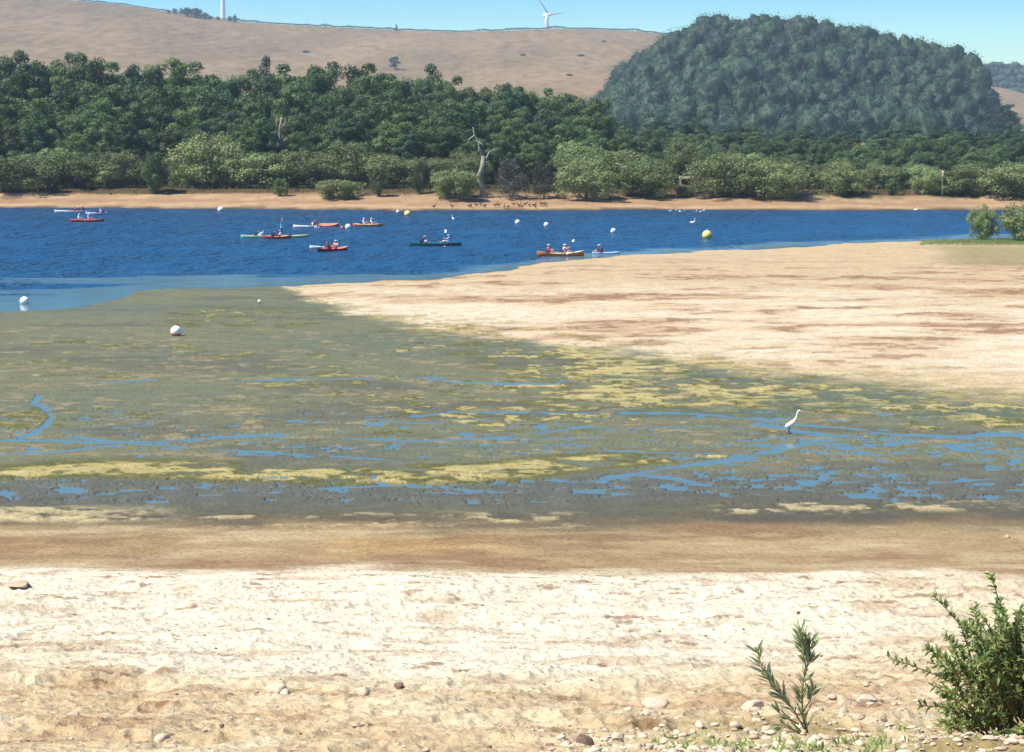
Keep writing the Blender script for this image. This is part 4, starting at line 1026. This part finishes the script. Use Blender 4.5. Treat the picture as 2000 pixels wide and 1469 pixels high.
k = kayak(629, 486, 2.3, 0.6, R_(10), 'white', 'white', (0.3,), 'small white kayak tip showing behind the coral one')
k = kayak(650, 490, 4.0, 0.95, R_(52), 'red', 'coral', (-0.5, 0.5), 'coral red kayak pointing at the camera, nearest of the left boats')
ride(k, 0.45, 'sit', True, 'cloth_pink', 'cloth_pink', 'cloth_white', 'person with a white hat in the coral kayak pointing at the camera')
ride(k, -0.35, 'lean', True, 'cloth_maroon', 'cloth_navy', None, 'bareheaded person in the coral kayak pointing at the camera')
# canoe
k = kayak(850, 480, 5.0, 0.85, R_(-2), 'dkgreen', 'dkgreen', (-1.2, 1.15), 'dark green canoe with two paddlers in mid lake', 'canoe', rise=0.12, edge=0.22, cat='canoe')
ride(k, -1.35, 'lean', False, 'cloth_navy', 'cloth_white', 'cream', 'person in navy with a wide beige hat in the left of the green canoe', z=0.22)
ride(k, 1.3, 'sit_high', True, 'cloth_blue', 'cloth_white', 'pale_blue', 'person in light blue in the right end of the green canoe', z=0.22)
pp = k.matrix_basis @ Vector((0.95, -0.3, 0.62)); paddle(pp, k.rotation_euler.z, R_(38), 'double bladed paddle held at the right end of the green canoe')
# front kayak
k = kayak(1095, 500, 4.25, 0.95, R_(14), 'orange', 'cream', (-1.05, 0.35), 'cream and orange kayak with two red vested crew, nearest to the near beach', rise=0.24, edge=0.24)
for c_, lb in ((-1.15, 'person in a red vest in the left seat of the cream kayak'), (0.3, 'person in pink with a white hat in the cream kayak')):
    ride(k, c_, 'sit' if c_ < 0 else 'sit_high', False, 'cloth_red' if c_ < 0 else 'cloth_pink', 'cloth_pink', 'pale_blue' if c_ < 0 else 'cloth_white', lb, z=0.2)
pp = k.matrix_basis @ Vector((0.85, -0.1, 0.78)); paddle(pp, k.rotation_euler.z - 0.5, R_(24), 'double bladed paddle held by the crew of the cream kayak')
k = kayak(1184, 496, 2.5, 0.72, R_(8), 'pale_blue', 'pale_blue', (-0.3,), 'short pale blue board just right of the cream kayak', rise=0.05, edge=0.14)
ride(k, -0.3, 'lean', True, 'cloth_maroon', 'cloth_navy', 'lavender', 'person in maroon sitting on the short pale blue board', z=0.12)

# ------------------------------------------------------------------ buoys
def buoy(u_, v_, px, mat, base_mat, label):
    px *= 0.92; d = at_z(u_, v_ + px * 0.40); r = px * d.y / FPX / 2
    root = empty('mooring_buoy', (d.x, d.y, 0.10 if v_ > 590 else 0.0))
    prof = [(0.01, -0.55)] + [(math.sin(a) , -math.cos(a)) for a in np.linspace(0.5, math.pi - 0.12, 22)] + [(0.01, 1.0)]
    z0 = 0.55
    cut = -0.35
    MB().lathe([(r * a, r * (b_ + z0)) for a, b_ in prof if b_ >= cut] , 28).build('float', M[mat], root)
    MB().lathe([(0.01, r * (z0 - 1.0))] + [(r * a * 1.012, r * (b_ + z0)) for a, b_ in prof[1:-1] if b_ <= cut + 0.12], 28).build('base_band', M[base_mat], root)
    MB().lathe([(r * 0.16, r * 1.52), (r * 0.18, r * 1.62), (r * 0.10, r * 1.66), (0.01, r * 1.67)], 12).build('top_fitting', M['metal'], root)
    tag(root, label, 'buoy', 'buoys on the lake')
for a in [(48, 586, 20, 'white', 'white', 'white buoy on the calm water at the far left of the shallows'),
          (344, 648, 24, 'white', 'coral', 'white buoy with a red underside in the muddy shallows'),
          (431, 408, 13, 'white', 'orange', 'white and orange buoy close under the far beach'),
          (777, 413, 7, 'white', 'white', 'tiny white buoy just left of the small yellow one'),
          (796, 416, 14, 'yellow', 'yellow', 'smaller yellow buoy close under the far beach'),
          (680, 442, 13, 'white', 'white', 'white buoy between the heeled red kayak and the orange one'),
          (1381, 457, 21, 'yellow', 'yellow', 'large yellow buoy, the biggest on open water'),
          (1011, 433, 11, 'white', 'white', 'leftmost white buoy of three strung across the right of the lake'),
          (1067, 438, 11, 'white', 'white', 'middle white buoy of three, above the cream kayak'),
          (1198, 450, 12, 'white', 'white', 'rightmost white buoy of three, left of the large yellow one'),
          (668, 444, 6, 'orange', 'orange', 'tiny orange float beside a white buoy'),
          (507, 591, 8, 'cream', 'cream', 'small cream float stranded on the mud edge left of the spit')]:
    buoy(*a)

# ------------------------------------------------------------------ birds
def goose_mesh(swim=False, neck=1.0):
    ch = [[('b', (-0.05, 0, 0.34), (0.13, 0.12)), ('t', (-0.28, 0, 0.36), (0.07, 0.06)), ('tt', (-0.40, 0, 0.37), (0.04, 0.02))],
          [('b', (-0.05, 0, 0.34), 0.12), ('c', (0.14, 0, 0.37), (0.11, 0.11)), ('n', (0.24, 0, 0.50), 0.045), ('n2', (0.25, 0, 0.50 + 0.2 * neck), 0.036), ('h', (0.28, 0, 0.56 + 0.22 * neck), 0.045), ('bl', (0.36, 0, 0.54 + 0.22 * neck), 0.018)]]
    if not swim:
        for s in (1, -1): ch.append([('b', (-0.05, 0, 0.34), 0.12), ('l%d' % s, (0.0, 0.07 * s, 0.2), 0.03), ('k%d' % s, (0.0, 0.07 * s, 0.08), 0.014), ('f%d' % s, (0.03, 0.07 * s, 0.0), 0.014), ('g%d' % s, (0.10, 0.07 * s, -0.005), 0.016)])
    return skin_mesh(ch, 1)
gm1 = goose_mesh(); gm2 = goose_mesh(True, 1.1); gm3 = goose_mesh(False, 0.0)
for m_, q in ((gm1, 'feather_brown'), (gm3, 'feather_brown'), (gm2, 'feather_white')): m_.materials.append(M[q])
gb = random.Random(3)
spots = [883, 916, 920, 930, 939, 947, 968, 974, 985, 993, 1003, 1012, 1014, 1020, 1027, 1034, 1043, 1046, 1056, 1062, 1066, 848]
for i, a in enumerate(spots):
    p = on_ground(a, gb.uniform(402, 407.5) if i else 407)
    o = link(bpy.data.objects.new('goose', gm1 if gb.random() < 0.6 else gm3)); o.location = p; o.rotation_euler = (0, 0, gb.uniform(0, 6.28)); o.scale = (gb.uniform(0.85, 1.15),) * 3
    tag(o, 'brown goose standing on the far beach near the waterline', 'goose', 'geese on the far beach')
for (a, b_) in [(1309, 410), (1321, 409), (1328, 411), (1337, 410), (1360, 411), (1368, 412), (1375, 409)]:
    p = at_z(a, b_ + 2.5); o = link(bpy.data.objects.new('gull', gm2)); o.location = (p.x, p.y, -0.28); o.rotation_euler = (0, 0, gb.uniform(0, 6.28)); o.scale = (0.6, 0.6, 0.6); o.location.z = -0.17
    tag(o, 'white gull afloat close to the far beach, right of the geese', 'gull', 'gulls afloat by the far beach')
for (a, b_, lb) in [(885, 429, 'lone pale gull on open water above the green canoe'), (1353, 436, 'small pale gull on the water left of the large yellow buoy'), (1789, 411, 'white gull on the water near the right end of the far beach')]:
    p = at_z(a, b_); o = link(bpy.data.objects.new('gull', gm2)); o.location = (p.x, p.y, -0.25); o.rotation_euler = (0, 0, gb.uniform(0, 6.28)); tag(o, lb, 'gull', 'gulls afloat on the lake')
def egret():
    p = at_z(1541, 848); root = empty('egret', (p.x, p.y, 0.0), 0.0)
    s = p.y / FPX                                      # metres per picture unit at the bird
    q = lambda a, b_, y=0: ((a - 1541) * s, y, (848 - b_) * s)
    R0 = s
    body = skin_mesh([[('b', q(1543, 829.5), (5.0 * R0, 5.6 * R0)), ('t', q(1537, 832), (4.0 * R0, 4.3 * R0)), ('tt', q(1532.5, 834.5), (1.6 * R0, 1.2 * R0))],
                      [('b', q(1543, 829.5), 5.4 * R0), ('c', q(1550, 823.5), (4.0 * R0, 4.6 * R0)), ('n1', q(1554, 817), 2.2 * R0), ('n2', q(1556, 811), 1.8 * R0), ('n3', q(1557, 805), 1.7 * R0), ('h', q(1560.5, 800.5), 2.5 * R0), ('hf', q(1564, 802), 1.5 * R0)]], 2)
    obj('body', body, M['feather_white'], root)
    MB().tube([q(1564, 802), q(1570, 804.5)], [1.1 * R0, 0.2 * R0], 8).build('bill', M['bill'], root)
    for d_ in (-1, 1):
        MB().tube([q(1542 + d_, 833, d_ * 2.2 * R0), q(1541 + d_ * 1.5, 841, d_ * 2.2 * R0), q(1542.5 + d_ * 1.5, 851, d_ * 2.2 * R0)], [1.0 * R0, 0.6 * R0, 0.55 * R0], 7).build('leg', M['leg'], root)
    tag(root, 'white egret standing in the shallow stream over the mud', 'egret')
egret()

# ------------------------------------------------------------------ shelter, poles
def shelter():
    b = on_ground(1343, 383); root = empty('shelter', (b.x, b.y + 1.5, gz(b.x, b.y + 1.5))); s = root.location.y / FPX
    zt = at_y(1343, 347, root.location.y).z - root.location.z
    W = 29 * s
    MB().box((0, 0, zt), (W, 2.2, 0.36), 0, 0.04).build('roof', M['cream'], root)
    for sx in (-1, 1):
        for sy in (-1, 1): MB().box((sx * W * 0.44, sy * 0.9, (zt - 0.19) / 2), (0.1, 0.1, zt - 0.19), 0, 0.01).build('post', M['pole'], root)
    MB().box((0, 0.95, zt * 0.45), (W * 0.84, 0.06, zt * 0.8)).build('back_panel', M['bark'], root)
    tag(root, 'pale flat-roofed shelter half hidden between shrubs on the far shore', 'shelter')
shelter()
for (a, t_, ba, r, lb) in [(1840, 333, 383, 0.16, 'taller pale pole on the right-hand far shore'), (1790, 344, 379, 0.12, 'shorter dull pole left of the taller pale one')]:
    p = on_ground(a, ba); h = at_y(a, t_, p.y).z - p.z; root = empty('pole', p)
    MB().tube([(0, 0, -0.3), (0, 0, h * 0.5), (0.03, 0, h)], [r, r * 0.92, r * 0.8], 10).build('shaft', M['pole'], root)
    MB().box((0, 0, h * 0.97), (0.6, 0.12, 0.12), 0, 0.02).build('crossbar', M['pole'], root)
    tag(root, lb, 'pole')

# ------------------------------------------------------------------ stones
def stone_mesh(seed, flat=0.6, ang=0.35, sub=3):
    bm = bmesh.new(); bmesh.ops.create_icosphere(bm, subdivisions=sub, radius=1.0); g_ = random.Random(seed)
    planes = [(Vector((g_.gauss(0, 1), g_.gauss(0, 1), g_.gauss(0, 1))).normalized(), g_.uniform(0.45, 0.8)) for _ in range(12)]
    co = np.array([v_.co[:] for v_ in bm.verts]); nn = fbm(co[:, 0] * 1.3 + seed, co[:, 1] * 1.3 + co[:, 2] * 0.9, 4, seed)
    for v_, q in zip(bm.verts, nn):
        p = v_.co * (1 + 0.38 * q)
        for d, k_ in planes:
            e = p.dot(d) - k_
            if e > 0: p = p - d * e * min(0.6 + ang, 1)
        v_.co = Vector((p.x, p.y, p.z * flat))
    me = bpy.data.meshes.new('stone'); bm.to_mesh(me); bm.free()
    me.polygons.foreach_set('use_smooth', [True] * len(me.polygons)); return me
for i, (a, b_, wpx, fl, mt, lb) in enumerate([
        (540, 1341, 58, 0.62, 'stone_pale', 'largest pale boulder lying alone on the beach, left of centre'),
        (556, 1352, 26, 0.6, 'stone_pale', 'pale stone tucked at the right foot of the largest boulder'),
        (312, 1443, 44, 0.6, 'stone_pale', 'pale stone with a dark hollow near the bottom left'),
        (334, 1440, 24, 0.75, 'stone_dark', 'dark clod leaning on a pale stone near the bottom left'),
        (665, 1435, 34, 0.6, 'stone_pale', 'smooth pale stone low on the beach, left of a smaller one'),
        (696, 1416, 30, 0.6, 'stone_tan', 'tan stone with a black shadow, upper right of a smooth pale stone'),
        (710, 1350, 40, 0.8, 'stone_pale', 'tall rounded pale stone right of the largest boulder'),
        (780, 1340, 24, 0.8, 'stone_dark', 'small dark clod in mid beach, right of a tall rounded stone'),
        (1140, 1448, 62, 0.72, 'stone_dark', 'dark brown lump of rock at the bottom edge, right of centre'),
        (1280, 1372, 52, 0.5, 'stone_pale', 'pale angular stone above a smaller flat one, right of centre'),
        (1266, 1390, 28, 0.5, 'stone_pale', 'flat pale stone just below the angular one'),
        (1228, 1385, 20, 0.6, 'stone_pale', 'small white stone left of the flat one'),
        (1068, 1302, 46, 0.55, 'stone_pale', 'pale broken clod in the middle of the beach'),
        (1030, 1312, 24, 0.5, 'stone_tan', 'tan clod left of the pale broken clod'),
        (1465, 1376, 46, 0.7, 'stone_pale', 'blocky pale stone left of the sapling'),
        (1690, 1362, 52, 0.5, 'stone_pale', 'pale slab between sapling and bush, higher of two'),
        (1650, 1372, 36, 0.55, 'stone_tan', 'tan stone left of the pale slab'),
        (1722, 1408, 56, 0.4, 'stone_dark', 'dark flat rock in the gravel left of the bush'),
        (1210, 1436, 34, 0.6, 'stone_pale', 'pale stone right of the dark brown lump'),
        (1560, 1196, 14, 0.6, 'stone_dark', 'tiny dark stone alone high on the white beach'),
        (1968, 1048, 14, 0.7, 'stone_tan', 'tiny tan stone on the damp strip at the right edge'),
        (432, 1418, 16, 0.7, 'stone_dark', 'tiny dark stone lower left of the largest boulder'),
        (145, 1392, 30, 0.4, 'stone_tan', 'flat tan stone at the lower left of the beach'),
        (36, 1136, 50, 0.3, 'stone_tan', 'flat reddish stone at the upper left edge of the white beach'),
        (1600, 1395, 30, 0.6, 'stone_pale', 'pale stone just right of the sapling stems'),
        (1760, 1375, 30, 0.6, 'stone_pale', 'pale stone touching the left side of the bush'),
        (880, 1430, 26, 0.6, 'stone_tan', 'tan stone near the bottom edge, left of the dark brown lump'),
        (1490, 1432, 34, 0.55, 'stone_pale', 'pale stone low in the gravel below the blocky one'),
        (1650, 1440, 30, 0.6, 'stone_tan', 'tan stone in the gravel right of the sapling foot')]):
    p = on_ground(a, b_ + wpx * 0.18); r = wpx * p.y / FPX / 2
    o = obj('stone', stone_mesh(400 + i, fl), M[mt]); o.location = p + Vector((0, 0, r * fl * 0.35)); o.scale = (r, r * gb.uniform(0.9, 1.4), r); o.rotation_euler = (0, 0, gb.uniform(-0.4, 0.4))
    tag(o, lb, 'stone', 'stones on the near beach')
_tv = np.arange(1190, 1530, 4.0); _ty = np.array([on_ground(1000, a).y for a in _tv])
def gravel(name, label, spots_, mats, seed):
    g_ = random.Random(seed); base = [stone_mesh(800 + k_, 0.55, 0.35, 2) for k_ in range(7)]
    vb = []; fb_ = []
    for m_ in base:
        co = np.empty(len(m_.vertices) * 3); m_.vertices.foreach_get('co', co); vb.append(co.reshape(-1, 3)); fb_.append(np.array([p.vertices[:] for p in m_.polygons])); bpy.data.meshes.remove(m_)
    V = []; F_ = []; mi = []; off = 0
    for (x, y, z, r) in spots_:
        k_ = g_.randrange(7); a = g_.uniform(0, 6.28); c, s = math.cos(a), math.sin(a)
        q = vb[k_] * np.array([r, r * g_.uniform(0.7, 1.3), r * g_.uniform(0.6, 1.2)]); q = np.stack([q[:, 0] * c - q[:, 1] * s + x, q[:, 0] * s + q[:, 1] * c + y, q[:, 2] + z], 1)
        V.append(q); F_.append(fb_[k_] + off); off += len(q); mi.append(np.full(len(fb_[k_]), g_.randrange(len(mats))))
    me = np_mesh(name, np.concatenate(V), np.concatenate(F_), True, None, np.concatenate(mi))
    for m_ in mats: me.materials.append(M[m_])
    o = obj(name, me); tag(o, label, 'gravel', None, 'stuff')
sp1 = []
gr = np.random.default_rng(12)
for _ in range(1500):
    a = gr.uniform(1050, 2080); b_ = 1500 - abs(gr.normal()) * itp(a, [(1050, 25), (1400, 45), (1700, 70), (2000, 95)])
    d = np.interp(b_, [1290, 1490], [26, 17.5]); sp1.append((a, b_))
pts = []
for a, b_ in sp1:
    dx, dz = ray(a, b_); y = np.interp(b_, _tv, _ty); pts.append((dx * y, y))
pts = np.array(pts); hz, _ = terrain(pts[:, 0], pts[:, 1], True)
gravel('gravel', 'patch of pale stones and gravel around the foot of the bush', [(x, y, z + 0.012, r) for (x, y), z, r in zip(pts, hz, 0.016 + 0.06 * gr.random(len(pts)) ** 2.6)], ['stone_pale', 'stone_tan', 'stone_pale'], 5)
yy_ = gr.uniform(15.5, 44, 2600); xx_ = yy_ * gr.uniform(-0.30, 0.30, 2600); hz, _ = terrain(xx_, yy_, True)
gravel('pebbles', 'loose pebbles and clods scattered over the pale near beach', [(x, y, z + 0.006, r) for x, y, z, r in zip(xx_, yy_, hz, 0.008 + 0.036 * gr.random(2600) ** 4)], ['stone_pale', 'stone_tan', 'stone_pale', 'stone_tan', 'stone_dark'], 6)

# ------------------------------------------------------------------ near plants
def leaves_mesh(name, P, D, L, Wd, seed, fold=0.25, droop=0.2):
    g_ = np.random.default_rng(seed); P = np.asarray(P); D = np.asarray(D); n = len(P)
    D = D / np.linalg.norm(D, axis=1, keepdims=True)
    nn = g_.normal(size=(n, 3)) * 0.55 + np.array([0, 0, 1.0]); sd_ = np.cross(D, nn); sd_ /= np.linalg.norm(sd_, axis=1, keepdims=True); up = np.cross(sd_, D)
    L = np.asarray(L)[:, None]; Wd = np.asarray(Wd)[:, None]
    c = lambda t, dn: P + D * L * t - up * L * dn * droop
    f_ = up * Wd * fold
    V = np.stack([c(0, 0), c(0.33, 0.08) + sd_ * Wd * 0.5 + f_, c(0.7, 0.35) + sd_ * Wd * 0.36 + f_, c(1, 0.75), c(0.7, 0.35) - sd_ * Wd * 0.36 + f_, c(0.33, 0.08) - sd_ * Wd * 0.5 + f_, c(0.33, 0.08), c(0.7, 0.35)], 1).reshape(-1, 3)
    b0 = np.arange(n)[:, None] * 8
    F_ = np.concatenate([b0 + np.array([[0, 1, 6, 0]])[:, :4], ], 0) if False else np.concatenate([b0 + np.array([[1, 2, 7, 6]]), b0 + np.array([[6, 7, 4, 5]])], 0)
    T3 = np.concatenate([b0 + np.array([[0, 1, 6]]), b0 + np.array([[0, 6, 5]]), b0 + np.array([[2, 3, 7]]), b0 + np.array([[7, 3, 4]])], 0)
    me = bpy.data.meshes.new(name); me.from_pydata(V.tolist(), [], F_.tolist() + T3.tolist()); me.update()
    t = np.repeat(np.clip(g_.random(n), 0, 1), 8); at = me.attributes.new('tone', 'FLOAT', 'POINT'); at.data.foreach_set('value', t.astype(np.float32))
    return me
def curve(a, b, sag, n=9):
    a = Vector(a); b = Vector(b); m_ = a.lerp(b, 0.5) + Vector(sag); return [(a * (1 - t) ** 2 + m_ * 2 * t * (1 - t) + b * t * t) for t in np.linspace(0, 1, n)]
def foliage_on(path, start, n, spread, g_, P, D, fwd=0.6):
    for _ in range(n):
        t = start + (1 - start) * g_.random() ** 0.8; k_ = min(int(t * (len(path) - 1)), len(path) - 2); f_ = t * (len(path) - 1) - k_
        p = path[k_].lerp(path[k_ + 1], f_); d = (path[k_ + 1] - path[k_]).normalized()
        q = Vector((g_.gauss(0, 1), g_.gauss(0, 1), g_.gauss(0, 0.7) + 0.25)); q = (q - d * q.dot(d)).normalized()
        P.append(tuple(p)); D.append(tuple(d * fwd + q * spread))
def near_bush():
    Y0 = 18.6; g_ = random.Random(99)
    bx = at_y(1985, 1500, Y0).x; base = Vector((bx, Y0, gz(bx, Y0))); root = empty('leafy_bush', base)
    q = lambda u_, v_, dy=0.0: at_y(u_, v_, Y0 + dy) - base
    P = []; D = []; mb = MB()
    ends = [(1935, 1122, 0), (1900, 1185, .1), (1950, 1172, -.1), (1990, 1200, .1), (2050, 1190, 0), (1822, 1163, .1), (1735, 1284, -.1), (1805, 1265, .1), (1880, 1215, -.2), (2090, 1260, 0), (1845, 1240, .2), (1835, 1350, -.2), (1800, 1378, 0), (2110, 1350, 0)]
    def inside():
        while True:
            a = g_.uniform(1790, 2150); b_ = g_.uniform(1180, 1500)
            lft = float(itp(b_, [(1180, 1905), (1230, 1865), (1280, 1815), (1330, 1812), (1400, 1822), (1500, 1845)]))
            if a > lft: return a, b_, g_.uniform(-0.55, 0.5)
    allends = [(e, True) for e in ends] + [(inside(), False) for _ in range(200)] + [((g_.uniform(1885, 2090), g_.uniform(1195, 1310), g_.uniform(-0.4, 0.4)), False) for _ in range(45)]
    for (a, b_, dy), lone in allends:
        e = q(a, b_, dy); s = Vector((g_.uniform(-0.25, 0.25), g_.uniform(-0.2, 0.2), 0))
        if not lone: s = s.lerp(e, g_.uniform(0.25, 0.75))
        pth = curve(s, e, (g_.uniform(-0.1, 0.1) - (e.x - s.x) * 0.15, g_.uniform(-0.1, 0.1), 0.12), 10)
        mb.tube(pth, [0.011 * (1 - 0.75 * i / 9) + 0.0015 for i in range(10)], 5)
        foliage_on(pth, 0.62 if lone else 0.1, 34 if lone else 36, 0.9, g_, P, D, 0.65)
        if lone: foliage_on(pth[-3:], 0.0, 14, 0.9, g_, P, D, 0.6)
    mb.build('stems', M['twig'], root)
    n = len(P); L = np.random.default_rng(1).uniform(0.045, 0.095, n); 
    obj('leaves', leaves_mesh('leaves', P, D, L, L * 0.36, 2), M['bush_leaf'], root)
    tag(root, 'dense leafy green bush in the bottom right corner', 'bush')
near_bush()
def sapling():
    Y0 = 19.0; g_ = random.Random(55); bx = at_y(1590, 1490, Y0).x; base = Vector((bx, Y0, gz(bx, Y0))); root = empty('willow_sapling', base)
    q = lambda u_, v_, dy=0.0: at_y(u_, v_, Y0 + dy) - base
    paths = [[q(1590, 1495), q(1583, 1450), q(1568, 1400), q(1566, 1350), q(1574, 1300), q(1566, 1262), q(1563, 1238)],
             [q(1572, 1425), q(1552, 1390), q(1528, 1360), q(1505, 1335), q(1490, 1308), q(1478, 1270)],
             [q(1574, 1310), q(1582, 1285), q(1582, 1252)], [q(1560, 1415), q(1535, 1400), q(1515, 1388)], [q(1578, 1440), q(1550, 1425), q(1522, 1418)], [q(1568, 1390), q(1582, 1370), q(1590, 1348)]]
    P = []; D = []; mb = MB()
    for i, p in enumerate(paths):
        p = [Vector(x) for x in p]; r0 = 0.013 if i == 0 else 0.008
        mb.tube(p, [r0 * (1 - 0.7 * k_ / (len(p) - 1)) for k_ in range(len(p))], 6)
        foliage_on(p, 0.22 if i == 0 else 0.15, [105, 90, 34, 24, 24, 20][i], 0.62, g_, P, D, 0.85)
    mb.build('stems', M['twig'], root); n = len(P); L = np.random.default_rng(4).uniform(0.09, 0.19, n)
    obj('leaves', leaves_mesh('leaves', P, D, L, L * 0.17, 6, 0.15, 0.15), M['sapling_leaf'], root)
    tag(root, 'thin willow sapling with two leafy stems left of the bush', 'sapling')
sapling()
def weeds():
    g_ = random.Random(17); P = []; D = []
    for _ in range(110):
        a = g_.uniform(1280, 1960); b_ = 1480 - abs(g_.gauss(0, 1)) * float(itp(a, [(1280, 12), (1500, 25), (1800, 50), (1960, 60)]))
        y = float(np.interp(b_, _tv, _ty)); x = ray(a, b_)[0] * y; z = gz(x, y)
        for _k in range(g_.randrange(4, 11)):
            P.append((x + g_.gauss(0, 0.03), y + g_.gauss(0, 0.03), z)); D.append((g_.gauss(0, 0.6), g_.gauss(0, 0.6), g_.uniform(0.4, 1.0)))
    n = len(P); L = np.random.default_rng(8).uniform(0.04, 0.11, n)
    o = obj('weeds', leaves_mesh('weeds', P, D, L, L * 0.28, 9), M['bush_leaf']); tag(o, 'low green weeds sprouting among the gravel at the bottom right', 'weeds', None, 'stuff')
weeds()
# grass on the point
def point_grass():
    g_ = random.Random(41); P = []; D = []
    for _ in range(1500):
        a = g_.uniform(1800, 2120); b_ = g_.uniform(464, 484); p = at_z(a, b_, 0.2); z = gz(p.x, p.y)
        for _k in range(6):
            P.append((p.x + g_.gauss(0, 0.12), p.y + g_.gauss(0, 0.2), z)); D.append((g_.gauss(0, 0.4), g_.gauss(0, 0.4), 1))
    n = len(P); L = np.random.default_rng(18).uniform(0.05, 0.16, n)
    o = obj('grass', leaves_mesh('grass', P, D, L, L * 0.3, 19), M['bush_leaf']); tag(o, 'strip of green grass on the point below the willow bushes', 'grass', None, 'stuff')
point_grass()
# dry grass along the far bank
def bank_grass():
    g_ = random.Random(43); P = []; D = []
    for _ in range(3000):
        a = g_.uniform(-60, 2060); f_ = g_.uniform(14.5, 30); d = float(r_of_v(itp(a, FAR_SHORE))) + f_; x = ray(a, 380)[0] * d
        P.append((x, d, 0)); D.append((g_.gauss(0, 0.5), g_.gauss(0, 0.5), 1))
    P = np.array(P); h, _ = terrain(P[:, 0], P[:, 1], False); P[:, 2] = h
    n = len(P); L = np.random.default_rng(28).uniform(0.25, 0.6, n)
    o = obj('bank_grass', leaves_mesh('bank_grass', P, D, L, L * 0.35, 29), M['dry_grass']); tag(o, 'dry rough grass along the top of the far bank', 'grass', None, 'stuff')
bank_grass()

# unused prototypes would stand behind the viewer: remove them
for lst in PROTO.values():
    for p in lst:
        if p['used'] == 0:
            for ch in list(p.children): bpy.data.objects.remove(ch)
            bpy.data.objects.remove(p)
for o in scene.objects:
    for kk in ('h', 'used'):
        if kk in o: del o[kk]

# ------------------------------------------------------------------ air
def haze():
    mb = MB(); mb.box((0, 1400, 125), (9000, 3400, 262))
    m, n, b = mat_new('haze'); n.nodes.remove(b)
    pv = N(n, 'ShaderNodeVolumePrincipled'); pv.inputs['Color'].default_value = (0.62, 0.80, 1.0, 1); pv.inputs['Density'].default_value = 0.00015; pv.inputs['Anisotropy'].default_value = 0.1
    n.links.new(pv.outputs[0], n.nodes['Material Output'].inputs['Volume'])
    o = mb.build('haze', m, None, False); tag(o, kind='stuff')
haze()
